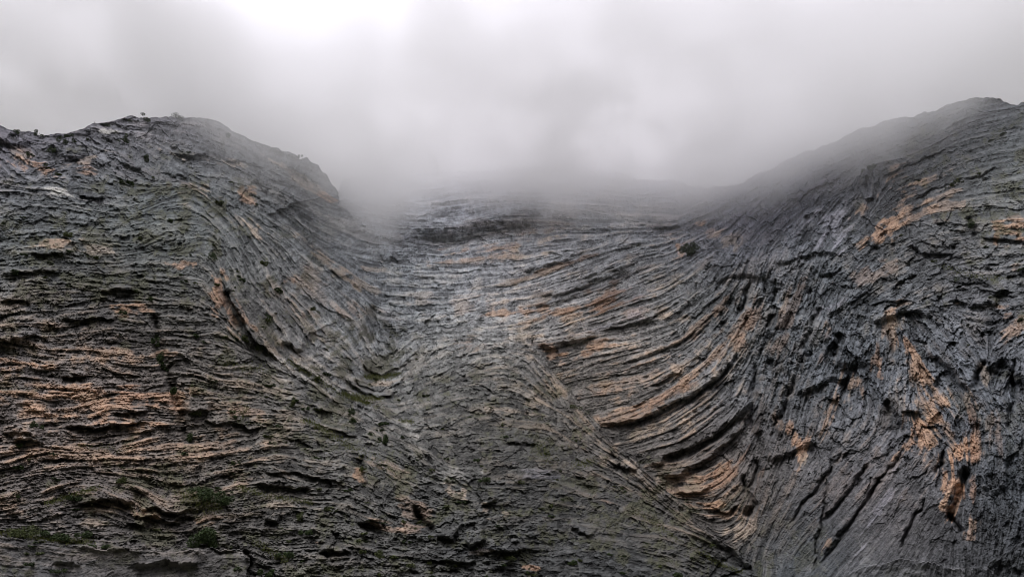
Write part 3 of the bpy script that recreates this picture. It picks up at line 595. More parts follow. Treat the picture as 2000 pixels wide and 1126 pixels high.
OR = lin(176, 142, 116); OR2 = lin(160, 136, 117); TAN = lin(178, 162, 145); RUST = lin(148, 118, 98); PALE = lin(190, 188, 182); DK = lin(52, 55, 60); DKP = lin(62, 60, 70); LIL = lin(150, 150, 160)
for p in [
    (60, 322, 48, 11, 12, .8, OR), (165, 336, 24, 9, 10, .7, OR), (165, 312, 40, 5, -18, .7, TAN), (45, 300, 30, 12, 0, .4, TAN), (378, 378, 36, 14, 0, .8, TAN), (400, 310, 60, 7, 8, .6, TAN), (480, 385, 14, 12, 40, .8, OR), (500, 442, 17, 14, 40, .8, TAN), (455, 425, 22, 10, 35, .6, TAN), (590, 347, 55, 9, 37, .8, TAN),
    (640, 386, 13, 9, 20, .8, OR), (110, 472, 35, 9, 0, .7, TAN), (185, 487, 25, 8, 0, .6, TAN), (350, 522, 22, 6, -10, .7, OR), (255, 606, 32, 9, 5, .8, OR), (235, 690, 70, 12, 2, .85, OR2), (20, 716, 46, 16, 0, .85, OR), (150, 772, 150, 26, 0, .75, OR), (265, 770, 50, 24, 5, .8, RUST), (110, 798, 110, 22, 0, .7, OR2), (60, 750, 60, 14, 0, .6, OR2),
    (220, 822, 70, 9, 3, .8, OR), (330, 872, 60, 10, 5, .6, OR2), (430, 872, 60, 18, 0, .5, OR2), (320, 1008, 60, 6, 8, .9, OR), (210, 998, 60, 6, -2, .7, TAN), (130, 890, 100, 16, 0, .4, OR2), (110, 470, 30, 8, 0, .5, OR), (490, 805, 30, 12, 0, .6, OR2), (140, 1020, 80, 10, 0, .4, TAN), (20, 1000, 40, 10, 0, .4, OR2), (70, 640, 70, 10, 0, .35, OR2), (340, 800, 40, 30, 0, .35, OR2),
    (428, 575, 9, 60, 12, .8, OR), (465, 625, 16, 26, -30, .75, OR), (450, 600, 8, 40, -25, .6, RUST), (535, 690, 28, 13, 30, .8, TAN), (610, 575, 40, 30, 40, .35, OR2), (655, 530, 62, 9, 40, .8, TAN), (705, 555, 36, 12, 28, .75, TAN), (690, 610, 18, 22, 60, .5, OR2), (560, 545, 14, 10, 40, .6, OR), (730, 520, 20, 10, 0, .7, TAN), (600, 640, 40, 12, 45, .4, TAN), (755, 748, 22, 5, 0, .6, TAN),
    (955, 487, 80, 11, -10, .7, OR), (1050, 475, 50, 14, -12, .65, TAN), (925, 512, 60, 9, -5, .4, OR2), (1085, 523, 55, 6, -16, .8, OR), (1030, 546, 50, 7, -15, .7, TAN), (1060, 607, 90, 8, -3, .8, OR), (1150, 600, 90, 12, -12, .75, OR2), (1190, 583, 55, 16, -15, .85, RUST), (1230, 606, 25, 18, -20, .8, OR2), (1130, 692, 66, 12, -20, .9, OR), (1075, 690, 24, 18, 20, .8, OR), (1080, 712, 20, 14, 0, .6, TAN),
    (1325, 480, 9, 18, -20, .9, OR), (1370, 440, 10, 7, 0, .8, OR), (900, 595, 70, 16, 0, .35, OR2), (1220, 742, 120, 24, -15, .45, OR2), (1150, 775, 60, 10, -10, .5, OR2), (1205, 815, 60, 14, -18, .75, OR2), (1300, 772, 46, 11, -25, .75, RUST), (1255, 846, 70, 8, -16, .6, TAN), (1350, 660, 60, 20, -35, .5, OR2), (1400, 690, 50, 10, -40, .6, OR2), (1320, 720, 40, 10, -25, .45, TAN), (1200, 900, 30, 8, 5, .5, TAN),
    (1350, 955, 90, 18, -14, .8, OR2), (1405, 930, 45, 18, -30, .75, RUST), (1420, 1003, 40, 14, -5, .85, OR2), (1300, 942, 60, 8, 10, .7, TAN), (1440, 1030, 28, 12, -15, .7, TAN), (1380, 985, 40, 10, 10, .7, OR), (1448, 640, 14, 36, 20, .7, OR2), (1412, 600, 16, 22, 20, .7, OR2), (1285, 602, 26, 24, 0, .5, TAN), (1330, 620, 30, 12, -30, .5, TAN), (1470, 620, 12, 30, 25, .5, RUST),
    (1290, 480, 50, 5, -10, .6, OR2), (1420, 470, 20, 14, 0, .5, TAN), (1390, 455, 16, 14, 0, .45, OR2), (1520, 590, 10, 14, 10, .6, TAN),
    (1720, 447, 38, 14, -30, .9, OR), (1690, 462, 24, 9, -40, .8, OR2), (1760, 375, 34, 26, -50, .75, OR2), (1745, 345, 18, 24, 0, .6, OR2), (1780, 420, 34, 16, -35, .7, OR2), (1820, 350, 46, 7, -15, .5, OR2), (1845, 395, 26, 22, 0, .5, OR2), (1985, 455, 26, 14, 0, .9, OR), (1945, 460, 6, 18, 0, .85, OR), (1985, 425, 12, 10, 0, .6, OR2), (1675, 415, 20, 8, -40, .7, OR2),
    (1558, 866, 11, 34, -10, .9, OR), (1520, 818, 10, 13, -20, .8, OR2), (1543, 830, 8, 10, 0, .7, OR), (1572, 905, 8, 14, 0, .6, TAN), (1636, 775, 12, 56, 16, .85, OR2), (1681, 758, 9, 24, -15, .9, OR2), (1714, 705, 8, 30, -10, .8, OR), (1620, 640, 14, 12, 0, .6, OR2), (1605, 700, 20, 10, 40, .4, RUST), (1662, 800, 10, 30, 20, .6, TAN),
    (1790, 700, 70, 11, 62, .85, OR), (1810, 745, 60, 16, 60, .85, OR2), (1815, 800, 40, 28, 45, .8, OR2), (1800, 840, 30, 38, 70, .95, OR), (1850, 845, 46, 28, 60, .75, OR2), (1878, 880, 52, 13, 95, .9, OR), (1902, 840, 60, 12, 88, .6, RUST), (1860, 950, 46, 16, 105, .9, OR), (1848, 985, 24, 9, 105, .9, OR2), (1895, 930, 60, 9, 92, .7, RUST), (1905, 1020, 14, 22, 0, .7, OR2),
    (1975, 645, 22, 18, 20, .85, OR2), (1965, 615, 10, 14, 0, .6, OR), (1925, 735, 9, 22, 0, .8, TAN), (1755, 635, 9, 16, -20, .8, TAN), (1728, 650, 8, 10, 0, .6, OR2), (1617, 1060, 7, 24, 0, .8, OR2), (1890, 775, 8, 12, 0, .7, TAN), (1940, 810, 10, 40, 5, .4, OR2), (1955, 860, 30, 10, 80, .3, RUST), (1690, 535, 40, 14, -20, .3, RUST), (1545, 620, 14, 50, 20, .4, RUST), (1630, 960, 30, 60, 30, .3, lin(96, 84, 78)), (1720, 940, 40, 70, 30, .3, lin(100, 90, 86)),
    (1980, 520, 12, 8, 0, .5, OR2), (1870, 590, 8, 8, 0, .7, OR), (1760, 575, 12, 14, 0, .6, OR2), (800, 1010, 20, 30, -20, .5, OR2), (875, 955, 10, 14, -20, .8, TAN), (905, 962, 9, 14, 0, .8, TAN), (945, 990, 9, 18, -15, .9, TAN), (985, 995, 9, 7, 0, .8, TAN), (830, 1000, 10, 24, 0, .7, OR2), (940, 1080, 18, 9, 30, .7, TAN), (1035, 1106, 14, 4, 10, .7, OR), (700, 925, 6, 10, 0, .8, OR),
    (760, 1035, 30, 12, 0, .6, OR2), (410, 1012, 20, 8, 0, .7, OR2), (615, 1060, 10, 4, 0, .8, OR), (540, 985, 20, 6, 0, .4, TAN), (470, 930, 60, 14, 0, .35, OR2), (1190, 985, 14, 12, 0, .5, OR2), (1010, 800, 40, 10, 0, .35, TAN), (760, 905, 40, 14, 20, .4, OR2), (590, 1112, 6, 5, 0, .5, PALE), (910, 670, 16, 10, 0, .5, OR2), (560, 600, 40, 40, 45, .2, OR2),
]:
    patch(*p)
for p in [  # pale and washed stone
    (128, 376, 26, 5, 14, .8, PALE), (215, 258, 14, 3.5, 3, .8, PALE), (1630, 438, 26, 36, 10, .7, LIL), (1618, 478, 34, 10, -5, .6, LIL), (1615, 490, 40, 8, -20, .4, LIL), (760, 600, 36, 60, 0, .3, PALE), (750, 645, 26, 30, 0, .35, LIL), (1175, 688, 20, 4, -18, .6, PALE), (803, 840, 5, 24, -35, .4, PALE), (590, 735, 34, 10, 10, .4, PALE),
    (1240, 590, 18, 40, 0, .45, LIL), (1180, 640, 60, 10, -12, .5, LIL), (1700, 1112, 170, 12, 0, .4, lin(130, 130, 132)), (700, 430, 60, 20, 0, .2, PALE), (660, 545, 40, 5, 42, .5, PALE), (1640, 660, 18, 8, 10, .6, LIL), (1680, 790, 14, 12, 0, .5, LIL), (880, 930, 40, 12, 0, .3, PALE), (1080, 930, 50, 8, 15, .35, LIL), (545, 700, 16, 7, 20, .6, PALE), (470, 640, 14, 8, 10, .5, PALE),
    (1620, 600, 30, 7, -25, .4, LIL), (1870, 215, 24, 5, -25, .4, PALE), (950, 695, 40, 6, -10, .35, PALE), (980, 770, 40, 8, 0, .3, PALE), (860, 540, 90, 18, -3, .25, PALE), (1720, 990, 10, 60, 32, .4, LIL), (640, 880, 30, 10, 0, .35, LIL), (75, 855, 20, 6, 0, .5, PALE), (65, 830, 14, 4, 0, .7, TAN),
]:
    patch(*p)
for p in [  # black water stain, and shade painted in under overhangs and in clefts
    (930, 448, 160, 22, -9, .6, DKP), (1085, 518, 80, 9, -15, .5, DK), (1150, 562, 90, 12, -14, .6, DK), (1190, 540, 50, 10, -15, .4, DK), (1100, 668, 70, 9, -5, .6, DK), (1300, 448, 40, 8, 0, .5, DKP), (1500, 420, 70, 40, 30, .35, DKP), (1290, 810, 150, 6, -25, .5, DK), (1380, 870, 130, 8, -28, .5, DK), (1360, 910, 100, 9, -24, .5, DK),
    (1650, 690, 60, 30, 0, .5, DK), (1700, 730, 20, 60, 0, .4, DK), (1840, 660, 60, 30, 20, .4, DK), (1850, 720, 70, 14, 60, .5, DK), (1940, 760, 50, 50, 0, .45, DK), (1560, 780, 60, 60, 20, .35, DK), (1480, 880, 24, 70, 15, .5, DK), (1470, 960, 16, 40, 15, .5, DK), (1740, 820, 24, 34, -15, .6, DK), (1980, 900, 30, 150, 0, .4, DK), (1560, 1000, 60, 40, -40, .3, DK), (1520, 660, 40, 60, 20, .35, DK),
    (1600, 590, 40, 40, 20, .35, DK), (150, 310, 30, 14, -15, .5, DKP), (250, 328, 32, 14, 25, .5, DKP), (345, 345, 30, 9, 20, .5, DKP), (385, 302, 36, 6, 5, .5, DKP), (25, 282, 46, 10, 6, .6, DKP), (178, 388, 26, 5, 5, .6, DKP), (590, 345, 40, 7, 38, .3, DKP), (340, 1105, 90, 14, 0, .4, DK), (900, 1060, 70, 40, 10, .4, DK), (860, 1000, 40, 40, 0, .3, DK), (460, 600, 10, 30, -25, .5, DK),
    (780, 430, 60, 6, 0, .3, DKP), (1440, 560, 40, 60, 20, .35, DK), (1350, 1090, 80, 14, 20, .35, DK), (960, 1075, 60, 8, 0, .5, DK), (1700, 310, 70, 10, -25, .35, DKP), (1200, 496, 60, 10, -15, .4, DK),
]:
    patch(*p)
# moss and thin turf in the cracks of the slopes
MOSS = bands([(0, 300, .25), (300, 300, .3), (150, 430, .8), (400, 480, .8), (100, 600, .35), (300, 650, .4), (150, 780, .15), (150, 960, .45), (430, 960, .8), (60, 1040, .7), (600, 780, .8), (650, 760, .9), (700, 850, .9), (780, 950, .8), (550, 980, .8), (600, 1080, .7), (560, 560, .35), (800, 560, .05), (1000, 540, .02), (950, 760, .3), (1050, 840, .5), (950, 960, .7),
              (1150, 960, .7), (1300, 1060, .6), (1350, 850, .05), (1200, 680, .05), (1500, 800, .03), (1700, 700, .05), (1880, 560, .4), (1800, 530, .3), (1950, 300, .4), (1700, 950, .03), (1950, 950, .03), (1600, 450, .1), (300, 1110, .2), (100, 1110, .25)])
mm = sstep(0.55, 1.5, 0.62 * MOSS + 0.45 * R2 - 0.25 * S3 + 0.35 * R3 + 0.2 * R1) * 0.75 * np.clip(MOSS * 2.5, 0, 1)
mcol = np.array([0.060, 0.062, 0.036]) * np.clip(1 + .25 * R1, .4, 1.8)[..., None]
COL = COL * (1 - mm[..., None]) + mcol * mm[..., None]
COL = np.clip(COL, 0.012, 0.75)

# ------------------------------------------------------------------ material of the rock
def rock_material():
    m = bpy.data.materials.new("limestone")
    m.use_nodes = True
    t = m.node_tree
    b = t.nodes['Principled BSDF']
    b.inputs['Roughness'].default_value = 0.85
    b.inputs['Specular IOR Level'].default_value = 0.25
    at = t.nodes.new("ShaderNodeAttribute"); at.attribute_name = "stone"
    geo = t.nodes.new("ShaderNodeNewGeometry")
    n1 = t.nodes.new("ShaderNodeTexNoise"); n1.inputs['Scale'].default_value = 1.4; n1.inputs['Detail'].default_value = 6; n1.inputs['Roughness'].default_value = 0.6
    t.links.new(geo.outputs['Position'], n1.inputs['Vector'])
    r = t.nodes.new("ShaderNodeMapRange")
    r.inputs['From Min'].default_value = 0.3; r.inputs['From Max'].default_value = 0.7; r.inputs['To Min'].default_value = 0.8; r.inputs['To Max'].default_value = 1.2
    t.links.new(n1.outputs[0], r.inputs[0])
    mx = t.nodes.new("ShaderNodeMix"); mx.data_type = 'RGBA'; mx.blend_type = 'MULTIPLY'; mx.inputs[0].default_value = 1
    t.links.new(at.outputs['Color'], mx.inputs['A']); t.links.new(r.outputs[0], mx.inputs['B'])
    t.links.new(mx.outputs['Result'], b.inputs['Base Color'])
    n2 = t.nodes.new("ShaderNodeTexNoise"); n2.inputs['Scale'].default_value = 2.2; n2.inputs['Detail'].default_value = 5; n2.inputs['Roughness'].default_value = 0.65
    t.links.new(geo.outputs['Position'], n2.inputs['Vector'])
    bp = t.nodes.new("ShaderNodeBump"); bp.inputs['Strength'].default_value = 0.45; bp.inputs['Distance'].default_value = 0.3
    t.links.new(n2.outputs[0], bp.inputs['Height'])
    t.links.new(bp.outputs[0], b.inputs['Normal'])
    return m


ROCK = rock_material()


def mesh_from(name, verts, quads, cols_=None, mat=None):
    me = bpy.data.meshes.new(name)
    nv, nf = len(verts), len(quads)
    k = quads.shape[1]
    me.vertices.add(nv); me.loops.add(nf * k); me.polygons.add(nf)
    me.vertices.foreach_set("co", np.ascontiguousarray(verts, np.float32).ravel())
    me.loops.foreach_set("vertex_index", np.ascontiguousarray(quads, np.int32).ravel())
    me.polygons.foreach_set("loop_start", np.arange(0, nf * k, k, dtype=np.int32))
    if cols_ is not None:
        a = me.attributes.new("stone", 'FLOAT_COLOR', 'POINT')
        a.data.foreach_set("color", np.concatenate([cols_, np.ones((nv, 1))], 1).astype(np.float32).ravel())
    me.update(calc_edges=True)
    me.shade_flat()
    me.validate()
    if mat:
        me.materials.append(mat)
    o = bpy.data.objects.new(name, me)
    C.objects.link(o)
    return o


idx = np.full((NY, NX), -1, np.int64)
keep = np.arange(NY)[:, None] >= first[None, :]
idx[keep] = np.arange(keep.sum())
V = np.stack([PX[keep], PY[keep], PZ[keep]], 1)
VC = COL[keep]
a = idx[:-1, :-1]; b = idx[:-1, 1:]; c = idx[1:, 1:]; d = idx[1:, :-1]
ok = (a >= 0) & (b >= 0) & (c >= 0) & (d >= 0)
F = np.stack([d[ok], c[ok], b[ok], a[ok]], 1)
# behind the skyline the summit falls away
base_n = len(V)
crest_i = idx[first, cols]
back = []
backc = []
cp = V[crest_i]; hd = cp[:, :2] / np.linalg.norm(cp[:, :2], axis=1)[:, None]
for dd, dz in ((6, -0.8), (25, -8), (80, -50), (160, -190)):
    back.append(np.concatenate([cp[:, :2] + hd * dd, (cp[:, 2] + dz + rng.standard_normal(NX) * dd * 0.01)[:, None]], 1))
    backc.append(COL[first, cols])
V = np.concatenate([V] + back); VC = np.concatenate([VC] + backc)
rows = [crest_i] + [base_n + k * NX + np.arange(NX) for k in range(4)]
bf = []
for r0, r1 in zip(rows[:-1], rows[1:]):
    bf.append(np.stack([r0[:-1], r0[1:], r1[1:], r1[:-1]], 1))
F = np.concatenate([F] + bf)
mountain = mesh_from("mountain", V, F, VC, ROCK)
mountain["kind"] = "structure"
# ------------------------------------------------------------------ the valley floor
gm = bpy.data.materials.new("valley_turf")
gm.use_nodes = True
gb = gm.node_tree.nodes['Principled BSDF']
gb.inputs['Roughness'].default_value = 0.95
gn = gm.node_tree.nodes.new("ShaderNodeTexNoise"); gn.inputs['Scale'].default_value = 0.3; gn.inputs['Detail'].default_value = 6
gr = gm.node_tree.nodes.new("ShaderNodeValToRGB")
gr.color_ramp.elements[0].color = (0.035, 0.045, 0.02, 1); gr.color_ramp.elements[1].color = (0.09, 0.09, 0.06, 1)
gg = gm.node_tree.nodes.new("ShaderNodeNewGeometry")
gm.node_tree.links.new(gg.outputs['Position'], gn.inputs['Vector'])
gm.node_tree.links.new(gn.outputs[0], gr.inputs[0]); gm.node_tree.links.new(gr.outputs[0], gb.inputs['Base Color'])
g = 6000.0
ground = mesh_from("ground", np.array([(-g, -g, 0), (g, -g, 0), (g, g, 0), (-g, g, 0)], float), np.array([[0, 1, 2, 3]]), None, gm)
ground["kind"] = "structure"

# ------------------------------------------------------------------ the cloud on the summit
cm = bpy.data.materials.new("cloud_vapour")
cm.use_nodes = True
t = cm.node_tree
for n in list(t.nodes):
    t.nodes.remove(n)
No = t.nodes.new; Li = t.links.new
mo = No("ShaderNodeOutputMaterial")
pv = No("ShaderNodeVolumePrincipled")
pv.inputs['Color'].default_value = (1.0, 0.997, 1.0, 1)
pv.inputs['Anisotropy'].default_value = 0.0
Li(pv.outputs[0], mo.inputs['Volume'])
ge = No("ShaderNodeNewGeometry")
sx = No("ShaderNodeSeparateXYZ"); Li(ge.outputs['Position'], sx.inputs[0])


def math_(op, a, b=None, c=None):
    n = No("ShaderNodeMath"); n.operation = op
    for i, v in enumerate((a, b, c)):
        if v is None:
            continue
        if isinstance(v, (int, float)):
            n.inputs[i].default_value = v
        else:
            Li(v, n.inputs[i])
    return n.outputs[0]


# height of the cloud's underside along x: curve over -300..300 m
XR, ZR = 300.0, 400.0
fc = No("ShaderNodeFloatCurve")
pts = [(-300, 250), (-200, 222), (-150, 202), (-122, 172), (-104, 151), (-84, 137), (-58, 140), (-34, 182), (0, 189), (60, 184), (92, 173), (120, 164), (150, 170), (185, 190), (230, 226), (300, 260)]
cu = fc.mapping.curves[0]
norm = [((x + XR) / (2 * XR), z / ZR) for x, z in pts]
cu.points[0].location = norm[0]; cu.points[1].location = norm[-1]
for p in norm[1:-1]:
    cu.points.new(*p)
fc.mapping.update()
fx_ = math_('DIVIDE', math_('ADD', sx.outputs[0], XR), 2 * XR)
Li(fx_, fc.inputs['Value'])
zb = math_('MULTIPLY', fc.outputs[0], ZR)
cn = No("ShaderNodeTexNoise"); cn.inputs['Scale'].default_value = 0.024; cn.inputs['Detail'].default_value = 6; cn.inputs['Roughness'].default_value = 0.62
cmap = No("ShaderNodeMapping"); cmap.inputs['Scale'].default_value = (1, 1, 1.6)
Li(ge.outputs['Position'], cmap.inputs[0]); Li(cmap.outputs[0], cn.inputs['Vector'])
nzv = math_('MULTIPLY', math_('SUBTRACT', cn.outputs[0], 0.5), 115.0)
rise = math_('ADD', math_('SUBTRACT', sx.outputs[2], zb), nzv)
sm = No("ShaderNodeMapRange"); sm.interpolation_type = 'SMOOTHSTEP'
sm.inputs['From Min'].default_value = -14; sm.inputs['From Max'].default_value = 34; sm.inputs['To Min'].default_value = 0; sm.inputs['To Max'].default_value = 1
Li(rise, sm.inputs[0])
dp = No("ShaderNodeMapRange"); dp.interpolation_type = 'SMOOTHSTEP'
dp.inputs['From Min'].default_value = 150; dp.inputs['From Max'].default_value = 215
Li(sx.outputs[1], dp.inputs[0])
tp = No("ShaderNodeMapRange"); tp.interpolation_type = 'SMOOTHSTEP'
tp.inputs['From Min'].default_value = 330; tp.inputs['From Max'].default_value = 215
Li(sx.outputs[2], tp.inputs[0])
fr = No("ShaderNodeMapRange"); fr.interpolation_type = 'SMOOTHSTEP'
fr.inputs['From Min'].default_value = 235; fr.inputs['From Max'].default_value = 300
fr.inputs['To Min'].default_value = 1.0; fr.inputs['To Max'].default_value = 3.4
Li(sx.outputs[1], fr.inputs[0])
th = No("ShaderNodeMapRange"); th.interpolation_type = 'SMOOTHSTEP'
th.inputs['From Min'].default_value = 30; th.inputs['From Max'].default_value = 85
th.inputs['To Min'].default_value = 1.0; th.inputs['To Max'].default_value = 0.14
Li(rise, th.inputs[0])
den = math_('MULTIPLY', math_('MULTIPLY', fr.outputs[0], th.outputs[0]), math_('MULTIPLY', math_('MULTIPLY', math_('MULTIPLY', sm.outputs[0], dp.outputs[0]), tp.outputs[0]), 0.042))
tl = No("ShaderNodeMapRange"); tl.interpolation_type = 'SMOOTHSTEP'          # thin mist hanging under the cloud
tl.inputs['From Min'].default_value = 75; tl.inputs['From Max'].default_value = 200; tl.inputs['To Max'].default_value = 0.0008
Li(sx.outputs[2], tl.inputs[0])
Li(math_('ADD', den, math_('MULTIPLY', tl.outputs[0], tp.outputs[0])), pv.inputs['Density'])
x0, x1, y0, y1, z0, z1 = -340, 340, 120, 400, 72, 332
bv = np.array([(x0, y0, z0), (x1, y0, z0), (x1, y1, z0), (x0, y1, z0), (x0, y0, z1), (x1, y0, z1), (x1, y1, z1), (x0, y1, z1)], float)
bq = np.array([[0, 3, 2, 1], [4, 5, 6, 7], [0, 1, 5, 4], [1, 2, 6, 5], [2, 3, 7, 6], [3, 0, 4, 7]])
cloud = mesh_from("cloud", bv, bq, None, cm)
cloud["kind"] = "stuff"

# ------------------------------------------------------------------ plants on the rock
def leaf_material(name, c0, c1):
    m = bpy.data.materials.new(name)
    m.use_nodes = True
    t = m.node_tree
    b = t.nodes['Principled BSDF']
    b.inputs['Roughness'].default_value = 0.7
    b.inputs['Specular IOR Level'].default_value = 0.2
    n = t.nodes.new("ShaderNodeTexNoise"); n.inputs['Scale'].default_value = 1.6; n.inputs['Detail'].default_value = 4
    r = t.nodes.new("ShaderNodeValToRGB")
    r.color_ramp.elements[0].position = 0.3; r.color_ramp.elements[0].color = (*c0, 1)
    r.color_ramp.elements[1].position = 0.7; r.color_ramp.elements[1].color = (*c1, 1)
    g = t.nodes.new("ShaderNodeNewGeometry")
    t.links.new(g.outputs['Position'], n.inputs['Vector']); t.links.new(n.outputs[0], r.inputs[0]); t.links.new(r.outputs[0], b.inputs['Base Color'])
    return m


LEAF = leaf_material("shrub_leaves", (0.022, 0.036, 0.014), (0.058, 0.084, 0.028))
LEAFB = leaf_material("bright_leaves", (0.040, 0.052, 0.020), (0.100, 0.115, 0.040))
BARK = leaf_material("bark", (0.030, 0.025, 0.022), (0.080, 0.070, 0.060))
GRASSM = leaf_material("ledge_grass", (0.060, 0.075, 0.022), (0.170, 0.180, 0.050))


def leaves(r, n, w=1.0, h=1.0, seed=0):
    """unit crown of n small leaf sprays gathered in uneven clumps, standing on z = 0"""
    g = np.random.default_rng(seed)
    k = g.integers(4, 8)
    cc_ = np.stack([g.normal(0, .40, k), g.normal(0, .40, k), g.uniform(.1, .65, k)], 1)
    rr = g.uniform(.22, .45, k)
    w_ = rr ** 2 / (rr ** 2).sum()
    which = g.choice(k, n, p=w_)
    dirs = g.standard_normal((n, 3)); dirs /= np.linalg.norm(dirs, axis=1)[:, None]
    p = cc_[which] + dirs * (rr[which] * g.uniform(.35, 1.08, n) ** .6)[:, None]
    p[:, 2] = np.abs(p[:, 2])
    p *= np.array([w * .62, w * .62, h * .85])
    s_ = r * g.uniform(.6, 1.4, n)
    a_ = g.standard_normal((n, 3)); a_ /= np.linalg.norm(a_, axis=1)[:, None]
    b_ = np.cross(a_, g.standard_normal((n, 3))); b_ /= np.linalg.norm(b_, axis=1)[:, None]
    v = np.stack([p - a_ * s_[:, None], p + b_ * .55 * s_[:, None], p + a_ * s_[:, None], p - b_ * .55 * s_[:, None]], 1).reshape(-1, 3)
    f = np.arange(4 * n).reshape(-1, 4)
    return v, f


def stem_mesh(h, r, lean=(0.0, 0.0), forks=3, seed=0):
    g = np.random.default_rng(seed)
    vs_, fs_ = [], []

    def limb(p0, p1, r0, r1):
        base = len(vs_)
        for p, rad in ((p0, r0), ((np.array(p0) + p1) / 2 + g.normal(0, .03 * h, 3), (r0 + r1) / 2), (p1, r1)):
            for a_ in range(5):
                t_ = a_ * 2 * math.pi / 5
                vs_.append((p[0] + rad * math.cos(t_), p[1] + rad * math.sin(t_), p[2]))
        for ring in (0, 1):
            for a_ in range(5):
                fs_.append((base + ring * 5 + a_, base + ring * 5 + (a_ + 1) % 5, base + ring * 5 + 5 + (a_ + 1) % 5, base + ring * 5 + 5 + a_))
    top = np.array([lean[0] * h, lean[1] * h, h])
    limb(np.array([0, 0, -.15 * h]), top, r, r * .4)
    for k in range(forks):
        p0 = top * g.uniform(.35, .8)
        limb(p0, p0 + np.array([g.normal(0, .35), g.normal(0, .35), g.uniform(.25, .5)]) * h, r * .5, r * .18)
    return np.array(vs_), np.array(fs_)


def surface(px, py):
    i = int(np.clip(np.searchsorted(ys, py), 1, NY - 2)); j = int(np.clip(np.searchsorted(xs, px), 1, NX - 2))
    i = max(i, int(first[j]))
    p = np.array([PX[i, j], PY[i, j], PZ[i, j]])
    dist = np.linalg.norm(p - np.array([0, 0, CAM_Z]))
    return p, dist / FPX


def shrub(px, py, wpx, hpx, label, cat="shrub", name="shrub", mat=LEAF, n=260, group=None, leaf=0.085, bare=False, forks=3):
    """a bush rooted at that spot of the rock, wpx by hpx photo pixels large"""
    p, m = surface(px, py)
    e = bpy.data.objects.new(name, None); C.objects.link(e)
    n_ = np.array([p[0], p[1]]) / np.hypot(p[0], p[1])
    e.location = (p[0] - n_[0] * .25 * m * wpx * .5, p[1] - n_[1] * .25 * m * wpx * .5, p[2] - .22 * m * hpx)
    e.rotation_euler = (0, 0, random.uniform(0, 6.28))
    e.empty_display_size = 0.3
    e["label"] = label; e["category"] = cat
    if group:
        e["group"] = group
    sd = int(px * 7 + py)
    W, H = wpx * m, hpx * m * 1.12
    if not bare:
        v, f = leaves(0.95 * leaf * min(W, H) ** .5, int(n * 4), W, H, sd)
        o = mesh_from("foliage" if cat == "shrub" else "crown", v, f, None, mat); o.parent = e
    v, f = stem_mesh(H * .6, .03 * H, (random.uniform(-.2, .2), random.uniform(-.2, .2)), forks, sd)
    o = mesh_from("stem" if cat == "shrub" else "trunk", v, f, None, BARK); o.parent = e
    return e


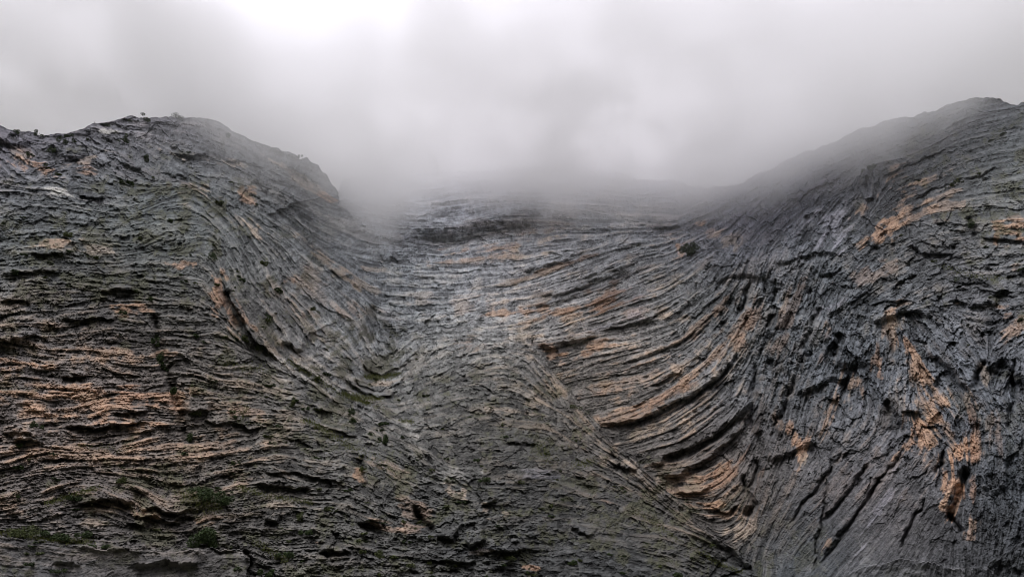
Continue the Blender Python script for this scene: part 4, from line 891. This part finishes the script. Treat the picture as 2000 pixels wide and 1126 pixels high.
SHRUBS = [
    (1350, 494, 40, 34, "dark green bushy tree in the notch between the pale headwall and the dark wall", "tree", "tree", LEAF, 700),
    (1696, 329, 22, 15, "green shrub on top of the fluted grey pillar of the right-hand wall", "shrub", "shrub", LEAF, 260),
    (130, 266, 17, 13, "round bush on the skyline at the right end of the low saddle", "shrub", "shrub", LEAF, 240),
    (73, 265, 14, 9, "low bush on the skyline at the left end of the saddle", "shrub", "shrub", LEAF, 200),
    (28, 259, 12, 8, "small bush on the far left skyline knoll", "shrub", "shrub", LEAF, 180),
    (284, 236, 24, 9, "broad low bush on the crest of the left summit", "shrub", "shrub", LEAF, 260),
    (348, 232, 28, 9, "bush fading into the mist on the crest of the left summit", "shrub", "shrub", LEAF, 260),
    (252, 236, 12, 5, "tiny bush on the crest just left of the broad low one", "shrub", "shrub", LEAF, 140),
    (205, 245, 18, 4, "flat cushion of heath on the sloping skyline beside a thin bare sapling", "shrub", "shrub", LEAF, 160),
    (121, 279, 16, 12, "dark bush just under the saddle of the left skyline", "shrub", "shrub", LEAF, 200),
    (170, 274, 12, 8, "small dark bush on the smooth grey slope under the left crest", "shrub", "shrub", LEAF, 160),
    (243, 275, 16, 20, "upright dark bush beside the white scar under the left crest", "shrub", "shrub", LEAF, 260),
    (285, 314, 13, 15, "dark round bush on the bare slab of the left summit", "shrub", "shrub", LEAF, 240),
    (98, 296, 10, 14, "dark bush in the cleft left of the block-shaped overhang", "shrub", "shrub", LEAF, 180),
    (443, 268, 13, 12, "bush on the misty shoulder to the right of the left summit", "shrub", "shrub", LEAF, 200),
    (540, 302, 24, 12, "wide dark bush on the descending misty ridge", "shrub", "shrub", LEAF, 260),
    (582, 300, 9, 12, "small pointed tree on the descending misty ridge", "tree", "tree", LEAF, 200),
    (403, 1062, 46, 36, "large dark bush above the smooth grey slab at the foot of the cliff", "shrub", "shrub", LEAF, 620),
    (392, 972, 60, 30, "widest dark green bush, below the arched beds at the foot of the cliff", "shrub", "shrub", LEAF, 640),
    (440, 985, 34, 20, "bush to the right of the widest one, below the arched beds", "shrub", "shrub", LEAF, 360),
    (240, 940, 24, 16, "round green bush standing on top of the arched beds", "shrub", "shrub", LEAFB, 300),
    (150, 975, 44, 14, "long low bush along the left flank of the arched beds", "shrub", "shrub", LEAF, 360),
    (40, 1045, 60, 18, "low bush at the left end of the grassy ledge above the slab", "shrub", "shrub", LEAFB, 420),
    (105, 1050, 56, 20, "thick dark bush in the middle of the grassy ledge above the slab", "shrub", "shrub", LEAF, 420),
    (160, 1046, 30, 12, "bush at the right end of the grassy ledge above the slab", "shrub", "shrub", LEAF, 260),
    (68, 832, 18, 14, "solitary dark bush on the orange-stained beds near the left edge", "shrub", "shrub", LEAF, 220),
    (316, 712, 22, 34, "tall bush in the upper part of the vertical gully of the left wall", "shrub", "shrub", LEAF, 360),
    (335, 768, 22, 20, "bush halfway down the vertical gully of the left wall", "shrub", "shrub", LEAF, 260),
    (370, 860, 16, 24, "bush at the lower end of the vertical gully of the left wall", "shrub", "shrub", LEAF, 260),
    (300, 668, 14, 16, "small bush at the head of the vertical gully of the left wall", "shrub", "shrub", LEAF, 180),
    (473, 662, 22, 14, "green bush at the foot of the cream and orange scar", "shrub", "shrub", LEAFB, 260),
    (503, 682, 12, 18, "slim yellowish bush to the right of the cream and orange scar", "shrub", "shrub", LEAFB, 180),
    (570, 790, 15, 15, "round bright green bush on the slope below the pale boulders", "shrub", "shrub", LEAFB, 240),
    (600, 800, 14, 10, "small dark bush right of the round bright green one", "shrub", "shrub", LEAF, 160),
    (752, 862, 24, 28, "upright dark bush on the slope below the grassy trough", "shrub", "shrub", LEAF, 320),
    (684, 806, 24, 14, "dark bush on the rim of the slope under the trough", "shrub", "shrub", LEAF, 240),
    (585, 1012, 13, 20, "narrow green bush between grey blocks low on the cliff", "shrub", "shrub", LEAFB, 200),
    (600, 1040, 20, 13, "bush on the ledge beneath the narrow green one", "shrub", "shrub", LEAF, 220),
    (535, 1085, 44, 18, "spreading bush among the blocks right of the smooth grey slab", "shrub", "shrub", LEAF, 380),
    (525, 1122, 26, 16, "bush at the bottom edge beside the right end of the smooth grey slab", "shrub", "shrub", LEAF, 260),
    (740, 1085, 16, 20, "upright bush low on the cliff left of the blue-grey stained rock", "shrub", "shrub", LEAFB, 220),
    (706, 1078, 14, 12, "small bush left of the upright one by the stained rock", "shrub", "shrub", LEAFB, 160),
    (952, 938, 24, 14, "dark bush in the middle of the lower rubble slope", "shrub", "shrub", LEAF, 240),
    (1125, 797, 26, 9, "flat green bush where the rubble slope meets the folded wall", "shrub", "shrub", LEAFB, 240),
    (1902, 442, 16, 12, "green shrub in the crack right of the grey bulge on the right-hand wall", "shrub", "shrub", LEAF, 200),
    (1865, 548, 16, 7, "low dark shrub on the sloping ledge of the right-hand wall", "shrub", "shrub", LEAF, 160),
    (410, 505, 22, 10, "dark shrub at the head of the steep grey flank", "shrub", "shrub", LEAF, 220),
    (518, 620, 16, 8, "dark shrub on the steep ribbed grey flank", "shrub", "shrub", LEAF, 180),
    (205, 1068, 30, 10, "low bush creeping over the rim of the smooth grey slab", "shrub", "shrub", LEAF, 240),
    (115, 1115, 20, 9, "dark tuft of bush on the rough bottom left corner of rock", "shrub", "shrub", LEAF, 180),
    (1245, 480, 8, 5, "tiny shrub on the brow under the mist at the end of the headwall", "shrub", "shrub", LEAF, 100),
]
for q_ in SHRUBS:
    shrub(*q_)
e = shrub(184, 242, 10, 12, "thin bare sapling standing alone on the sloping skyline", "tree", "sapling", LEAF, 0, None, .08, True, 4)

# the many little shrubs that cling to the slopes: copies of four bushes
protos = []
for k in range(4):
    v, f = leaves(0.12, 200, 1.0, 0.8 + .1 * k, 900 + k)
    protos.append(mesh_from("dwarf_shrub", v, f, None, LEAF if k % 2 == 0 else LEAFB))
w_ = np.clip(MOSS - .22, 0, 1) * (keep & (X > 0) & (X < 2000) & (Y < 1126) & (Y > 260)) * np.clip(.3 + R2, .05, 2)
cum = np.cumsum(w_.ravel()); cum /= cum[-1]
spots = np.searchsorted(cum, rng.random(235))
for k, sidx in enumerate(spots):
    i, j = divmod(int(sidx), NX)
    o = protos[k] if k < 4 else protos[k % 4].copy()
    if k >= 4:
        C.objects.link(o)
    p, m = surface(xs[j], ys[i])
    sz = m * random.choice((5, 6, 7, 8, 9, 11, 14))
    n_ = np.array([p[0], p[1]]) / np.hypot(p[0], p[1])
    o.location = (p[0] - n_[0] * .1 * sz, p[1] - n_[1] * .1 * sz, p[2] - .1 * sz)
    o.scale = (sz * random.uniform(.9, 1.6), sz * random.uniform(.9, 1.6), sz * random.uniform(.5, .9))
    o.rotation_euler = (0, 0, random.uniform(0, 6.28))
    o["label"] = "tiny dwarf shrub rooted in a crack of the grey rock slope"
    o["category"] = "shrub"
    o["group"] = "dwarf shrubs in the cracks of the rock"

# grass on ledges and in the gully beds: blades beyond counting
gv, gf = [], []
BANDS = [([(715, 737), (745, 739), (778, 730)], 6, 500, 1.0), ([(688, 772), (715, 779), (745, 778)], 6, 450, .9), ([(668, 768), (690, 780), (720, 789)], 4, 350, 1.2), ([(560, 705), (600, 730), (640, 755), (680, 780)], 8, 350, .8), ([(610, 830), (650, 850), (690, 880)], 7, 300, .9),
         ([(0, 1040), (60, 1048), (120, 1056), (180, 1058)], 7, 500, .9), ([(90, 985), (140, 968), (190, 952)], 6, 350, .8), ([(350, 960), (400, 985), (430, 1000)], 14, 350, .7), ([(460, 950), (520, 970), (610, 982)], 6, 350, .9), ([(500, 1060), (540, 1085), (560, 1095)], 8, 250, .8),
         ([(1240, 1000), (1290, 1030), (1330, 1060)], 6, 220, .6), ([(1360, 1070), (1400, 1100), (1450, 1118)], 6, 260, .7), ([(780, 822), (805, 826)], 4, 120, 1.0), ([(1050, 870), (1080, 905)], 12, 150, .7), ([(1120, 910), (1160, 900)], 10, 150, .9), ([(150, 870), (250, 880)], 9, 100, .6), ([(590, 820), (620, 832)], 5, 120, 1.1),
         ([(480, 790), (470, 830)], 10, 120, .7), ([(1840, 520), (1900, 540), (1960, 545)], 8, 200, .5), ([(700, 880), (760, 920)], 16, 200, .7), ([(420, 700), (470, 720), (520, 720)], 10, 200, .7)]
for P, spread, n, ln_ in BANDS:
    P = np.array(P, float); seg = np.hypot(*(P[1:] - P[:-1]).T); cm_ = np.concatenate([[0], np.cumsum(seg)]) / seg.sum()
    for k in range(int(n * 2)):
        t_ = random.random()
        x_ = np.interp(t_, cm_, P[:, 0]) + random.gauss(0, spread * .7); y_ = np.interp(t_, cm_, P[:, 1]) + random.gauss(0, spread * .45)
        p, m = surface(x_, y_)
        hgt = m * random.uniform(2.0, 4.5) * ln_; wd = m * .45
        n_ = np.array([p[0], p[1]]) / np.hypot(p[0], p[1])
        b0 = p - np.array([n_[0], n_[1], 0]) * .4
        ang = random.uniform(0, 3.14); ax = np.array([math.cos(ang) * wd, math.sin(ang) * wd, 0])
        tip = b0 + np.array([random.gauss(0, .35), random.gauss(0, .35) - .3, 1.0]) * hgt
        q0 = len(gv)
        gv += [b0 - ax, b0 + ax, tip + ax * .15, tip - ax * .15]
        gf.append((q0, q0 + 1, q0 + 2, q0 + 3))
grass = mesh_from("grass", np.array(gv), np.array(gf), None, GRASSM)
grass["kind"] = "stuff"
